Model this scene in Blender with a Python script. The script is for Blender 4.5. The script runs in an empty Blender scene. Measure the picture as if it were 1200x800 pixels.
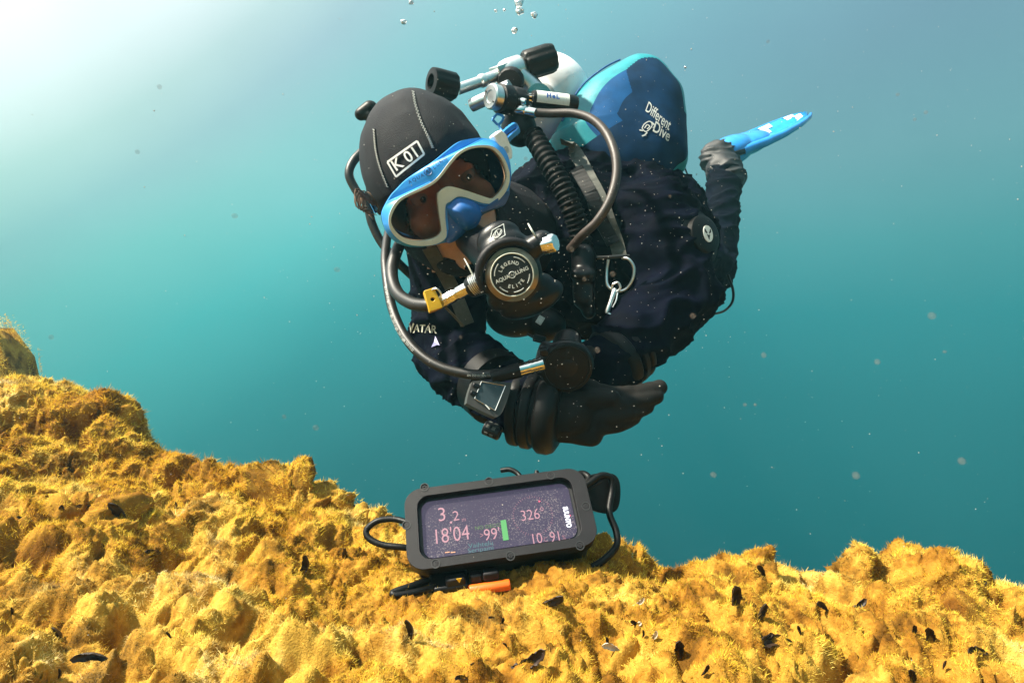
import bpy, bmesh, math, random
import numpy as np
from mathutils import Vector, Matrix
from mathutils.bvhtree import BVHTree
from mathutils.geometry import tessellate_polygon

random.seed(7)
RNG = np.random.default_rng(7)
SC = bpy.context.scene
COL = SC.collection
F = 715.0                      # focal length in pixels of the 1200 px wide photograph

# ------------------------------------------------------------------ camera
cam_d = bpy.data.cameras.new('camera')
cam_d.sensor_width = 36.0
cam_d.lens = 36.0 * F / 1200.0
cam_d.clip_start = 0.02
cam_d.clip_end = 200.0
cam = bpy.data.objects.new('camera', cam_d)
COL.objects.link(cam)
cam.location = (0, 0, 0)
cam.rotation_euler = (math.radians(90), 0, 0)
SC.camera = cam

# ------------------------------------------------------------------ water light (world) and sun
SUN = Vector((-0.58, -0.16, 0.78)).normalized()
w = bpy.data.worlds.new('World')
SC.world = w
w.use_nodes = True
nt = w.node_tree
nt.nodes.clear()
tc = nt.nodes.new('ShaderNodeTexCoord')
nrm = nt.nodes.new('ShaderNodeVectorMath'); nrm.operation = 'NORMALIZE'
nt.links.new(tc.outputs['Generated'], nrm.inputs[0])
sep = nt.nodes.new('ShaderNodeSeparateXYZ')
nt.links.new(nrm.outputs[0], sep.inputs[0])


def srgb(*c):
    return tuple((v / 255 / 12.92 if v / 255 <= 0.04045 else ((v / 255 + 0.055) / 1.055) ** 2.4) for v in c) + (1.0,)


def ramp(tree, stops):
    r = tree.nodes.new('ShaderNodeValToRGB')
    r.color_ramp.interpolation = 'EASE' if False else 'LINEAR'
    el = r.color_ramp.elements
    while len(el) < len(stops):
        el.new(0.5)
    for e, (p, c) in zip(el, stops):
        e.position = p
        e.color = c if len(c) == 4 else tuple(c) + (1,)
    return r


# how bright the open water is by elevation (light comes down from the surface)
mz = nt.nodes.new('ShaderNodeMath'); mz.operation = 'MULTIPLY_ADD'
mz.inputs[1].default_value = 0.5; mz.inputs[2].default_value = 0.5
nt.links.new(sep.outputs[2], mz.inputs[0])


def ez(e):
    return 0.5 + 0.5 * e


base = ramp(nt, [(ez(-1), srgb(0, 40, 48)), (ez(-0.42), srgb(8, 80, 88)), (ez(-0.25), srgb(18, 100, 106)), (ez(-0.08), srgb(34, 118, 124)),
                 (ez(0.04), srgb(44, 134, 140)), (ez(0.14), srgb(74, 150, 155)), (ez(0.26), srgb(110, 161, 170)), (ez(0.42), srgb(122, 160, 178)),
                 (ez(1), srgb(170, 200, 212))])
nt.links.new(mz.outputs[0], base.inputs[0])
# extra light scattered forward around the sun's direction
dot = nt.nodes.new('ShaderNodeVectorMath'); dot.operation = 'DOT_PRODUCT'
nt.links.new(nrm.outputs[0], dot.inputs[0])
GLOW = Vector((-0.64, 0.0, 0.77)).normalized()      # seen a little nearer the horizon of the window of light than the sun itself
dot.inputs[1].default_value = GLOW
glow = ramp(nt, [(0.0, (0.0, 0.02, 0.018)), (0.18, (0.008, 0.08, 0.07)), (0.32, (0.04, 0.20, 0.17)), (0.43, (0.11, 0.25, 0.20)), (0.50, (0.19, 0.25, 0.22)),
                 (0.56, (0.34, 0.39, 0.31)), (0.62, (0.66, 0.64, 0.56)), (0.72, (1.0, 0.95, 0.85)), (1.0, (1.0, 1.0, 1.0))])
nt.links.new(dot.outputs['Value'], glow.inputs[0])
add = nt.nodes.new('ShaderNodeMixRGB'); add.blend_type = 'ADD'; add.inputs[0].default_value = 1.0
nt.links.new(base.outputs[0], add.inputs[1])
nt.links.new(glow.outputs[0], add.inputs[2])
bg = nt.nodes.new('ShaderNodeBackground')
bg.inputs['Strength'].default_value = 0.36
cl = nt.nodes.new('ShaderNodeTexNoise'); cl.inputs['Scale'].default_value = 2.6; cl.inputs['Detail'].default_value = 3
nt.links.new(nrm.outputs[0], cl.inputs['Vector'])
clr = ramp(nt, [(0.3, (0.93, 0.95, 0.95)), (0.7, (1.06, 1.05, 1.05))])      # the water is not evenly clear
nt.links.new(cl.outputs[0], clr.inputs[0])
mur = nt.nodes.new('ShaderNodeMixRGB'); mur.blend_type = 'MULTIPLY'; mur.inputs[0].default_value = 1.0
nt.links.new(add.outputs[0], mur.inputs[1]); nt.links.new(clr.outputs[0], mur.inputs[2])
nt.links.new(mur.outputs[0], bg.inputs['Color'])
out = nt.nodes.new('ShaderNodeOutputWorld')
nt.links.new(bg.outputs[0], out.inputs['Surface'])

sun_d = bpy.data.lights.new('sun', 'SUN')
sun_d.energy = 5.0
sun_d.angle = math.radians(3.0)
sun_d.color = (1.0, 0.92, 0.76)
sun = bpy.data.objects.new('sun', sun_d)
COL.objects.link(sun)
sun.rotation_euler = SUN.to_track_quat('Z', 'Y').to_euler()

vs = SC.view_settings
vs.view_transform = 'Standard'
vs.look = 'None'
vs.exposure = 1.5
vs.gamma = 1.0
vs.use_curve_mapping = False
SC.render.engine = 'CYCLES'
SC.cycles.max_bounces = 8
SC.cycles.transparent_max_bounces = 12
SC.cycles.volume_bounces = 0
SC.cycles.use_denoising = True


# ------------------------------------------------------------------ helpers
def P(px, py, d):
    """point at depth d seen at that place of the photograph"""
    return Vector(((px - 600) / F * d, d, (400 - py) / F * d))


def ray(px, py):
    return Vector(((px - 600) / F, 1.0, (400 - py) / F)).normalized()


def ray_plane(px, py, o, n):
    d = ray(px, py)
    return d * (o.dot(n) / d.dot(n))


def frame(o, x, y=None, z=None):
    """matrix with the given axes (x exact, then y or z made perpendicular)"""
    x = Vector(x).normalized()
    if y is not None:
        y = Vector(y); y = (y - x * y.dot(x)).normalized(); z = x.cross(y)
    else:
        z = Vector(z); z = (z - x * z.dot(x)).normalized(); y = z.cross(x)
    return Matrix(((x.x, y.x, z.x, o[0]), (x.y, y.y, z.y, o[1]), (x.z, y.z, z.z, o[2]), (0, 0, 0, 1)))


def zframe(o, z, hint=(0, 0, 1)):
    z = Vector(z).normalized(); h = Vector(hint)
    if abs(z.dot(h.normalized())) > 0.98:
        h = Vector((1, 0, 0))
    x = h.cross(z).normalized(); y = z.cross(x)
    return Matrix(((x.x, y.x, z.x, o[0]), (x.y, y.y, z.y, o[1]), (x.z, y.z, z.z, o[2]), (0, 0, 0, 1)))


def catmull(pts, n):
    pts = [Vector(p) for p in pts]
    q = [pts[0] * 2 - pts[1]] + pts + [pts[-1] * 2 - pts[-2]]
    out = []
    m = len(pts) - 1
    for i in range(n):
        t = i / (n - 1) * m
        k = min(int(t), m - 1); u = t - k
        a, b, c, d = q[k], q[k + 1], q[k + 2], q[k + 3]
        out.append(0.5 * (2 * b + (c - a) * u + (2 * a - 5 * b + 4 * c - d) * u * u + (3 * b - a - 3 * c + d) * u ** 3))
    return out


class MB:
    """collects shapes of one part and links them as one mesh object"""
    def __init__(s):
        s.v, s.f, s.mi = [], [], []

    def add(s, v, f, M=None, mi=0):
        n = len(s.v)
        s.v += [tuple(M @ Vector(p)) if M is not None else tuple(p) for p in v]
        s.f += [tuple(i + n for i in q) for q in f]
        s.mi += [mi] * len(f)
        return s

    def tube(s, pts, r, seg=12, n=None, rfun=None, mi=0, closed=False, flat=1.0):
        pts = catmull(pts, n or max(8, 8 * (len(pts) - 1))) if n != 0 else [Vector(p) for p in pts]
        m = len(pts)
        if not isinstance(r, (list, tuple)):
            r = [r, r]
        v, f = [], []
        nrm_ = None
        for i, p in enumerate(pts):
            t = (pts[min(i + 1, m - 1)] - pts[max(i - 1, 0)])
            if closed:
                t = pts[(i + 1) % m] - pts[i - 1]
            t.normalize()
            if nrm_ is None:
                h = Vector((0, 0, 1)) if abs(t.z) < 0.9 else Vector((1, 0, 0))
                nrm_ = (h - t * h.dot(t)).normalized()
            nrm_ = (nrm_ - t * nrm_.dot(t)).normalized()
            b = t.cross(nrm_)
            u = i / (m - 1) * (len(r) - 1); k = min(int(u), len(r) - 2); rr = r[k] + (r[k + 1] - r[k]) * (u - k)
            if rfun:
                rr *= rfun(i / (m - 1))
            for j in range(seg):
                a = 2 * math.pi * j / seg
                v.append(p + (nrm_ * math.cos(a) * flat + b * math.sin(a)) * rr)
        rng_ = range(m) if closed else range(m - 1)
        for i in rng_:
            for j in range(seg):
                a, b_ = i * seg + j, i * seg + (j + 1) % seg
                c, d = ((i + 1) % m) * seg + (j + 1) % seg, ((i + 1) % m) * seg + j
                f.append((a, b_, c, d))
        if not closed:
            f.append(tuple(range(seg))[::-1])
            f.append(tuple(range((m - 1) * seg, m * seg)))
        return s.add(v, f, None, mi)

    def lathe(s, prof, M, seg=32, mi=0, rib=None):
        """profile of (radius, height) turned about the local z axis"""
        v, f = [], []
        for r, z in prof:
            for j in range(seg):
                a = 2 * math.pi * j / seg
                q = r * (rib(a, z) if rib else 1)
                v.append((q * math.cos(a), q * math.sin(a), z))
        for i in range(len(prof) - 1):
            for j in range(seg):
                f.append((i * seg + j, i * seg + (j + 1) % seg, (i + 1) * seg + (j + 1) % seg, (i + 1) * seg + j))
        if prof[0][0] > 1e-6:
            f.append(tuple(range(seg))[::-1])
        if prof[-1][0] > 1e-6:
            f.append(tuple(range((len(prof) - 1) * seg, len(prof) * seg)))
        return s.add(v, f, M, mi)

    def ellipsoid(s, M, a, b, c, seg=24, rings=14, mi=0):
        v, f = [], []
        for i in range(rings + 1):
            th = math.pi * i / rings
            for j in range(seg):
                ph = 2 * math.pi * j / seg
                v.append((a * math.sin(th) * math.cos(ph), b * math.sin(th) * math.sin(ph), c * math.cos(th)))
        for i in range(rings):
            for j in range(seg):
                f.append((i * seg + j, (i + 1) * seg + j, (i + 1) * seg + (j + 1) % seg, i * seg + (j + 1) % seg))
        return s.add(v, f, M, mi)

    def capsule(s, p0, p1, r0, r1, seg=20):
        p0, p1 = Vector(p0), Vector(p1)
        L = (p1 - p0).length
        prof = [(r0 * math.cos(t), r0 * math.sin(t)) for t in np.linspace(-math.pi / 2, 0, 6)]
        prof += [(r1 * math.cos(t), L + r1 * math.sin(t)) for t in np.linspace(0, math.pi / 2, 6)]
        return s.lathe(prof, zframe(p0, p1 - p0), seg)

    def box(s, M, sx, sy, sz, mi=0):
        x, y, z = sx / 2, sy / 2, sz / 2
        v = [(-x, -y, -z), (x, -y, -z), (x, y, -z), (-x, y, -z), (-x, -y, z), (x, -y, z), (x, y, z), (-x, y, z)]
        return s.add(v, [(3, 2, 1, 0), (4, 5, 6, 7), (0, 1, 5, 4), (1, 2, 6, 5), (2, 3, 7, 6), (3, 0, 4, 7)], M, mi)

    def prism(s, outline, holes, z0, z1, M, mi=0, zo=0.0):
        """flat outline (with holes) in local xy, given thickness; zo moves the outer edge of the top"""
        loops = [outline] + list(holes)
        loops3 = [[Vector((p[0], p[1], 0)) for p in L] for L in loops]
        tri = tessellate_polygon(loops3)
        flat_ = [p for L in loops for p in L]
        n = len(flat_)
        no = len(outline)
        v = [(p[0], p[1], z1 + (zo if i < no else 0)) for i, p in enumerate(flat_)] + [(p[0], p[1], z0) for p in flat_]
        f = []
        for t in tri:
            a, b, c = [Vector(flat_[i]).to_2d() if len(flat_[i]) > 2 else Vector(flat_[i]) for i in t]
            ccw = (b - a).x * (c - a).y - (b - a).y * (c - a).x > 0
            t = tuple(t) if ccw else tuple(t)[::-1]
            f.append(t)
            f.append(tuple(i + n for i in t[::-1]))
        o = 0
        for L in loops:
            k = len(L)
            for i in range(k):
                f.append((o + i, o + (i + 1) % k, o + (i + 1) % k + n, o + i + n))
            o += k
        return s.add(v, f, M, mi)

    def mesh(s, name):
        me = bpy.data.meshes.new(name)
        me.from_pydata(s.v, [], s.f)
        me.polygons.foreach_set('material_index', s.mi)
        bm = bmesh.new(); bm.from_mesh(me)
        bmesh.ops.remove_doubles(bm, verts=bm.verts, dist=1e-6)
        bmesh.ops.recalc_face_normals(bm, faces=bm.faces)
        bm.to_mesh(me); bm.free()
        return me

    def build(s, name, mat, parent=None, smooth=True, bevel=0, angle=40):
        me = s.mesh(name)
        return link(name, me, mat, parent, smooth, bevel, angle)


def link(name, me, mat, parent=None, smooth=True, bevel=0, angle=40):
    o = bpy.data.objects.new(name, me)
    for m in (mat if isinstance(mat, (list, tuple)) else [mat]):
        me.materials.append(m)
    COL.objects.link(o)
    if parent is not None:
        o.parent = parent
        o.matrix_parent_inverse = parent.matrix_basis.inverted()
    if smooth:
        me.polygons.foreach_set('use_smooth', [True] * len(me.polygons))
        if angle < 180:
            me.set_sharp_from_angle(angle=math.radians(angle))
    if bevel:
        b = o.modifiers.new('bevel', 'BEVEL'); b.width = bevel; b.segments = 2; b.limit_method = 'ANGLE'; b.angle_limit = math.radians(35)
        b.harden_normals = False
    return o


def thing(name, label, cat, loc=(0, 0, 0), group=None):
    o = bpy.data.objects.new(name, None)
    o.empty_display_size = 0.02
    COL.objects.link(o)
    o.location = loc
    return tag(o, label, cat, group)


def tag(o, label=None, cat=None, group=None, kind=None):
    if label: o['label'] = label
    if cat: o['category'] = cat
    if group: o['group'] = group
    if kind: o['kind'] = kind
    return o


def remesh(mb, voxel, smooth_n=6):
    me = mb.mesh('tmp')
    o = bpy.data.objects.new('tmp', me); COL.objects.link(o)
    r = o.modifiers.new('r', 'REMESH'); r.mode = 'VOXEL'; r.voxel_size = voxel; r.adaptivity = 0
    sm = o.modifiers.new('s', 'SMOOTH'); sm.factor = 0.5; sm.iterations = smooth_n
    dg = bpy.context.evaluated_depsgraph_get()
    m2 = bpy.data.meshes.new_from_object(o.evaluated_get(dg))
    bpy.data.objects.remove(o); bpy.data.meshes.remove(me)
    return m2


def co_of(me):
    a = np.empty(len(me.vertices) * 3, np.float32); me.vertices.foreach_get('co', a); return a.reshape(-1, 3).astype(float)


def no_of(me):
    a = np.empty(len(me.vertices) * 3, np.float32); me.vertices.foreach_get('normal', a); return a.reshape(-1, 3).astype(float)


def set_co(me, a):
    me.vertices.foreach_set('co', a.astype(np.float32).ravel()); me.update()


def bvh_of(me):
    return BVHTree.FromPolygons([v.co for v in me.vertices], [tuple(p.vertices) for p in me.polygons])


# vectorised gradient noise
_perm = RNG.permutation(256); _perm = np.concatenate([_perm, _perm, _perm])
_g = RNG.normal(size=(256, 3)); _g /= np.linalg.norm(_g, axis=1)[:, None]


def perlin(p):
    i = np.floor(p).astype(int); f = p - i; i &= 255
    u = f * f * f * (f * (f * 6 - 15) + 10)
    res = 0
    for dx in (0, 1):
        for dy in (0, 1):
            for dz in (0, 1):
                h = _perm[_perm[_perm[(i[:, 0] + dx) & 255] + ((i[:, 1] + dy) & 255)] + ((i[:, 2] + dz) & 255)]
                g = _g[h]
                d = g[:, 0] * (f[:, 0] - dx) + g[:, 1] * (f[:, 1] - dy) + g[:, 2] * (f[:, 2] - dz)
                wx = u[:, 0] if dx else 1 - u[:, 0]
                wy = u[:, 1] if dy else 1 - u[:, 1]
                wz = u[:, 2] if dz else 1 - u[:, 2]
                res = res + d * wx * wy * wz
    return res * 1.6


def worley(x, y, seed=0):
    """distance to the nearest of jittered points, cell size 1"""
    ix, iy = np.floor(x).astype(int), np.floor(y).astype(int)
    best = np.full(x.shape, 9.0)
    for dx in (-1, 0, 1):
        for dy in (-1, 0, 1):
            cx, cy = ix + dx, iy + dy
            h = _perm[(_perm[(cx + seed) & 255] + cy) & 255]
            h2 = _perm[(h + 91) & 255]
            d = (cx + h / 256.0 - x) ** 2 + (cy + h2 / 256.0 - y) ** 2
            best = np.minimum(best, d)
    return np.sqrt(best)


# ------------------------------------------------------------------ materials
def mat(name, col, rough=0.5, metal=0.0, var=0.12, scale=60.0, bump=0.0, bscale=400.0, spec=0.5, coat=0.0, sss=0.0, col2=None, bdist=0.001):
    m = bpy.data.materials.new(name); m.use_nodes = True
    t = m.node_tree; b = t.nodes['Principled BSDF']
    tcn = t.nodes.new('ShaderNodeTexCoord')
    nz = t.nodes.new('ShaderNodeTexNoise'); nz.inputs['Scale'].default_value = scale; nz.inputs['Detail'].default_value = 5
    t.links.new(tcn.outputs['Object'], nz.inputs['Vector'])
    c1 = tuple(max(0, v * (1 - var)) for v in col); c2 = col2 or tuple(min(1, v * (1 + var)) for v in col)
    r = ramp(t, [(0.3, c1), (0.7, c2)])
    t.links.new(nz.outputs[0], r.inputs[0]); t.links.new(r.outputs[0], b.inputs['Base Color'])
    mr = t.nodes.new('ShaderNodeMapRange'); mr.inputs[3].default_value = max(0.02, rough * 0.85); mr.inputs[4].default_value = min(1, rough * 1.15)
    t.links.new(nz.outputs[0], mr.inputs[0]); t.links.new(mr.outputs[0], b.inputs['Roughness'])
    b.inputs['Metallic'].default_value = metal
    b.inputs['Specular IOR Level'].default_value = spec
    b.inputs['Coat Weight'].default_value = coat
    if sss:
        b.inputs['Subsurface Weight'].default_value = sss; b.inputs['Subsurface Scale'].default_value = 0.01
    if bump:
        n2 = t.nodes.new('ShaderNodeTexNoise'); n2.inputs['Scale'].default_value = bscale; n2.inputs['Detail'].default_value = 4
        t.links.new(tcn.outputs['Object'], n2.inputs['Vector'])
        bp = t.nodes.new('ShaderNodeBump'); bp.inputs['Strength'].default_value = bump; bp.inputs['Distance'].default_value = bdist
        t.links.new(n2.outputs[0], bp.inputs['Height']); t.links.new(bp.outputs[0], b.inputs['Normal'])
    return m


def emit(name, col, s):
    m = bpy.data.materials.new(name); m.use_nodes = True
    b = m.node_tree.nodes['Principled BSDF']
    b.inputs['Base Color'].default_value = (0.01, 0.01, 0.012, 1)
    b.inputs['Emission Color'].default_value = tuple(col) + (1,)
    b.inputs['Emission Strength'].default_value = s
    return m


# ================================================================== rock ledge
LX = [-3, -1.6, -1.0, -0.75, -0.5, -0.33, -0.2, -0.08, 0.1, 0.3, 0.55, 1.0, 3]
LZ = [0.06, -0.02, -0.075, -0.105, -0.165, -0.195, -0.212, -0.218, -0.226, -0.243, -0.262, -0.30, -0.4]
EX = [-3, -1.6, -1.0, -0.7, -0.5, -0.3, -0.15, 0.0, 0.3, 0.6, 1.2, 3]
EY = [2.2, 1.95, 1.10, 0.95, 0.84, 0.76, 0.68, 0.63, 0.64, 0.68, 0.8, 1.0]
#        px   py   depth  radius  height
MOUNDS = [(355, 545, 0.74, 0.050, 0.048), (12, 408, 1.62, 0.16, 0.075), (300, 575, 0.78, 0.06, 0.012), (235, 560, 0.80, 0.05, 0.008), (60, 500, 0.90, 0.11, 0.042),
          (140, 500, 0.86, 0.065, 0.040), (20, 440, 1.00, 0.10, 0.014), (155, 545, 0.84, 0.03, 0.012), (-40, 440, 1.15, 0.16, 0.02),
          (850, 655, 0.60, 0.055, 0.018), (905, 668, 0.60, 0.035, 0.010), (1012, 640, 0.60, 0.038, 0.036), (1058, 650, 0.60, 0.042, 0.020),
          (1120, 680, 0.60, 0.045, 0.018), (712, 655, 0.63, 0.035, 0.020), (778, 690, 0.61, 0.05, -0.046),
          (130, 640, 0.58, 0.022, 0.030), (95, 640, 0.60, 0.02, 0.018), (240, 650, 0.62, 0.05, 0.018), (420, 700, 0.53, 0.05, -0.012),
          (390, 640, 0.62, 0.05, 0.012), (255, 740, 0.48, 0.04, 0.012), (880, 720, 0.53, 0.05, 0.010), (1010, 690, 0.55, 0.04, 0.014),
          (945, 700, 0.60, 0.032, -0.034), (950, 700, 0.67, 0.04, -0.045), (1215, 715, 0.62, 0.07, -0.035), (60, 560, 0.70, 0.06, -0.025), (1130, 740, 0.50, 0.05, 0.010), (600, 745, 0.49, 0.06, 0.006),
          (790, 690, 0.60, 0.03, -0.010), (545, 700, 0.525, 0.075, -0.011), (665, 695, 0.55, 0.05, 0.012), (160, 590, 0.72, 0.05, -0.012)]


def smoothstep(a, b, x):
    t = np.clip((x - a) / (b - a), 0, 1)
    return t * t * (3 - 2 * t)


def rock_base(x, y):
    z = np.interp(x, LX, LZ)
    # the table is piecewise linear: soften with a second, shifted read
    z = 0.5 * z + 0.25 * np.interp(x - 0.05, LX, LZ) + 0.25 * np.interp(x + 0.05, LX, LZ)
    e = np.interp(x, EX, EY) + 0.03 * np.sin(x * 17.0) + 0.015 * np.sin(x * 41 + 1)
    z = z - 0.03 * smoothstep(0.55, 0.2, y) * smoothstep(-0.1, -0.4, x)
    for px, py, d, r, h in MOUNDS:
        cx, cy = (px - 600) / F * d, d
        z = z + h * np.exp(-(((x - cx) ** 2 + (y - cy) ** 2) / (r * r)) ** 1.3)
    t = np.maximum(0, y - e)
    z = z - 1.9 * t * t / (t + 0.05)
    b = np.maximum(0, 0.05 - y)
    z = z - 0.25 * b
    return np.maximum(z, -2.2 + 0.12 * np.sin(x * 5) * np.sin(y * 4))


def axis(a, lo, hi, b, step, grow=1.08):
    mid = list(np.arange(lo, hi, step))
    up, s, v = [], step, hi
    while v < b:
        up.append(v); s *= grow; v += s
    dn, s, v = [], step, lo
    while v > a:
        s *= grow; v -= s; dn.append(v)
    return np.array(dn[::-1] + mid + up)


gx = axis(-2.6, -0.78, 0.62, 2.6, 0.0017)
gy = axis(-1.0, 0.36, 1.02, 3.2, 0.0017)
X, Y = np.meshgrid(gx, gy)
nxg, nyg = len(gx), len(gy)
X = X.ravel(); Y = Y.ravel()
Z = rock_base(X, Y)
pts = np.stack([X, Y, Z], 1)
# broad knobs, then cauliflower-like growth, then fine crumbs
# a hollow for the instrument to sit in
dev_mask = np.exp(-(((X + 0.008) / 0.115) ** 4 + ((Y - 0.565) / 0.075) ** 4))
n1 = perlin(pts * 9 + 3.1); n2 = perlin(pts * 22 + 11.0); n3 = perlin(pts * 50 + 5.5)
wx = X + 0.012 * n2; wy = Y + 0.012 * perlin(pts * 22 + 40) + 0.6 * Z
lump_a = 1 - np.minimum(1, worley(wx * 17, wy * 17, 3)) ** 2
lump_b = 1 - np.minimum(1, worley(wx * 42 + n2 * 0.4, wy * 42, 17)) ** 2
lump_c = 1 - np.minimum(1, worley(wx * 105 + n3 * 0.5, wy * 105, 41)) ** 2
calm = 1 - 0.85 * dev_mask
h = 0.016 * n1 * calm + 0.032 * (lump_a - 0.6) * calm + 0.020 * (lump_b - 0.6) * calm + 0.0055 * (lump_c - 0.6) + 0.007 * n2 * calm
# pits between the growths
pit = np.clip(perlin(pts * 15 + 77) - 0.28, 0, 1)
h = h - 0.10 * pit * calm
pit2 = np.clip(perlin(pts * 38 + 7) - 0.30, 0, 1)
h = h - 0.040 * pit2 * calm
crev = np.exp(-(perlin(pts * 13 + 50 + 0.25 * n3[:, None]) / 0.05) ** 2) * np.clip(perlin(pts * 5 + 9) * 1.6 + 0.25, 0, 1)
h = h - 0.030 * crev * calm
h = h + 0.0050 * perlin(pts * 85) + 0.0042 * np.abs(perlin(pts * 150 + 9)) + 0.0026 * perlin(pts * 290 + 2)
h = h + 0.002 * dev_mask
# push along the slope's normal so that steep faces are rough too
G = Z.reshape(nyg, nxg)
dzy, dzx = np.gradient(G, gy, gx)
nv = np.stack([-dzx.ravel(), -dzy.ravel(), np.ones(X.size)], 1)
nv /= np.linalg.norm(nv, axis=1)[:, None]
side = np.stack([perlin(pts * 35 + 21), perlin(pts * 35 + 61), np.zeros(X.size)], 1)
V = pts + nv * h[:, None] + side * 0.006 * calm[:, None]
idx = np.arange(nxg * nyg).reshape(nyg, nxg)
quads = np.stack([idx[:-1, :-1], idx[:-1, 1:], idx[1:, 1:], idx[1:, :-1]], -1).reshape(-1, 4)


def quick_mesh(name, V, faces):
    me = bpy.data.meshes.new(name)
    k = faces.shape[1]
    me.vertices.add(len(V)); me.vertices.foreach_set('co', V.astype(np.float32).ravel())
    me.loops.add(faces.size); me.loops.foreach_set('vertex_index', faces.astype(np.int32).ravel())
    me.polygons.add(len(faces)); me.polygons.foreach_set('loop_start', np.arange(0, faces.size, k, dtype=np.int32))
    me.update(calc_edges=True)
    return me


def rock_material(name, strands):
    m = bpy.data.materials.new(name); m.use_nodes = True
    t = m.node_tree; b = t.nodes['Principled BSDF']; o = t.nodes['Material Output']
    g = t.nodes.new('ShaderNodeNewGeometry')

    def noise_(s, det=6, off=0):
        mp = t.nodes.new('ShaderNodeMapping'); mp.inputs['Location'].default_value = (off, off * 2, off * 3)
        t.links.new(g.outputs['Position'], mp.inputs['Vector'])
        n = t.nodes.new('ShaderNodeTexNoise'); n.inputs['Scale'].default_value = s; n.inputs['Detail'].default_value = det
        n.inputs['Roughness'].default_value = 0.62
        t.links.new(mp.outputs[0], n.inputs['Vector']); return n
    a, bb, c = noise_(9, 4), noise_(30, 6, 3), noise_(260, 4, 7)
    if strands:
        r1 = ramp(t, [(0.30, (0.62, 0.33, 0.03)), (0.42, (0.82, 0.56, 0.06)), (0.52, (0.86, 0.67, 0.095)), (0.60, (0.87, 0.71, 0.22)), (0.70, (0.84, 0.74, 0.46))])
    else:
        r1 = ramp(t, [(0.30, (0.20, 0.09, 0.012)), (0.48, (0.36, 0.19, 0.024)), (0.62, (0.46, 0.28, 0.045)), (0.75, (0.55, 0.40, 0.12))])
    t.links.new(a.outputs[0], r1.inputs[0])
    r2 = ramp(t, [(0.36, (0.15, 0.085, 0.04)), (0.45, (0.62, 0.48, 0.34)), (0.53, (1, 1, 1)), (0.8, (1.08, 1.06, 1.0))])
    t.links.new(bb.outputs[0], r2.inputs[0])
    mx = t.nodes.new('ShaderNodeMixRGB'); mx.blend_type = 'MULTIPLY'; mx.inputs[0].default_value = 0.8
    t.links.new(r1.outputs[0], mx.inputs[1]); t.links.new(r2.outputs[0], mx.inputs[2])
    r3 = ramp(t, [(0.25, (0.55, 0.5, 0.45)), (0.55, (1, 1, 1)), (0.8, (1.25, 1.2, 1.15))])
    t.links.new(c.outputs[0], r3.inputs[0])
    mx2 = t.nodes.new('ShaderNodeMixRGB'); mx2.blend_type = 'MULTIPLY'; mx2.inputs[0].default_value = 0.7
    t.links.new(mx.outputs[0], mx2.inputs[1]); t.links.new(r3.outputs[0], mx2.inputs[2])
    t.links.new(mx2.outputs[0], b.inputs['Base Color'])
    if strands:
        # every strand has its own tone
        rr = ramp(t, [(0.0, (0.66, 0.60, 0.52)), (0.5, (1.0, 1.0, 1.0)), (1.0, (1.15, 1.15, 1.18))])
        t.links.new(g.outputs['Random Per Island'], rr.inputs[0])
        mx3 = t.nodes.new('ShaderNodeMixRGB'); mx3.blend_type = 'MULTIPLY'; mx3.inputs[0].default_value = 1.0
        t.links.new(mx2.outputs[0], mx3.inputs[1]); t.links.new(rr.outputs[0], mx3.inputs[2]); mx2 = mx3
    t.links.new(mx2.outputs[0], b.inputs['Base Color'])
    b.inputs['Roughness'].default_value = 0.95
    b.inputs['Specular IOR Level'].default_value = 0.1
    if strands:
        tr = t.nodes.new('ShaderNodeBsdfTranslucent')
        t.links.new(mx2.outputs[0], tr.inputs['Color'])
        ms = t.nodes.new('ShaderNodeMixShader'); ms.inputs[0].default_value = 0.45
        t.links.new(b.outputs[0], ms.inputs[1]); t.links.new(tr.outputs[0], ms.inputs[2])
        t.links.new(ms.outputs[0], o.inputs['Surface'])
    else:
        bp = t.nodes.new('ShaderNodeBump'); bp.inputs['Strength'].default_value = 0.7; bp.inputs['Distance'].default_value = 0.002
        fine = noise_(700, 4, 5)
        t.links.new(fine.outputs[0], bp.inputs['Height']); t.links.new(bp.outputs[0], b.inputs['Normal'])
    return m


rock_me = quick_mesh('rock_ledge', V, quads)
rock = link('rock_ledge', rock_me, rock_material('rock with algae', False), None, True, 0, 180)
tag(rock, 'yellow algae covered rock ledge along the bottom', None, None, 'structure')
rock_no = no_of(rock_me)
Vg = V.reshape(nyg, nxg, 3)
Ng = rock_no.reshape(nyg, nxg, 3)


def rock_at(x, y):
    i = int(np.clip(np.searchsorted(gy, y), 1, nyg - 1)); j = int(np.clip(np.searchsorted(gx, x), 1, nxg - 1))
    return Vector(Vg[i, j]), Vector(Ng[i, j])


def rock_hit(px, py):
    """where the line of sight through that place of the photograph meets the rock"""
    d = ray(px, py)
    ts = np.linspace(0.25, 2.2, 1600)
    q = np.outer(ts, np.array(d))
    i = np.clip(np.searchsorted(gy, q[:, 1]), 1, nyg - 1); j = np.clip(np.searchsorted(gx, q[:, 0]), 1, nxg - 1)
    below = q[:, 2] < Vg[i, j, 2]
    if not below.any():
        return None
    k = int(np.argmax(below))
    return Vector(q[k]), Vector(Ng[i[k], j[k]])


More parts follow.
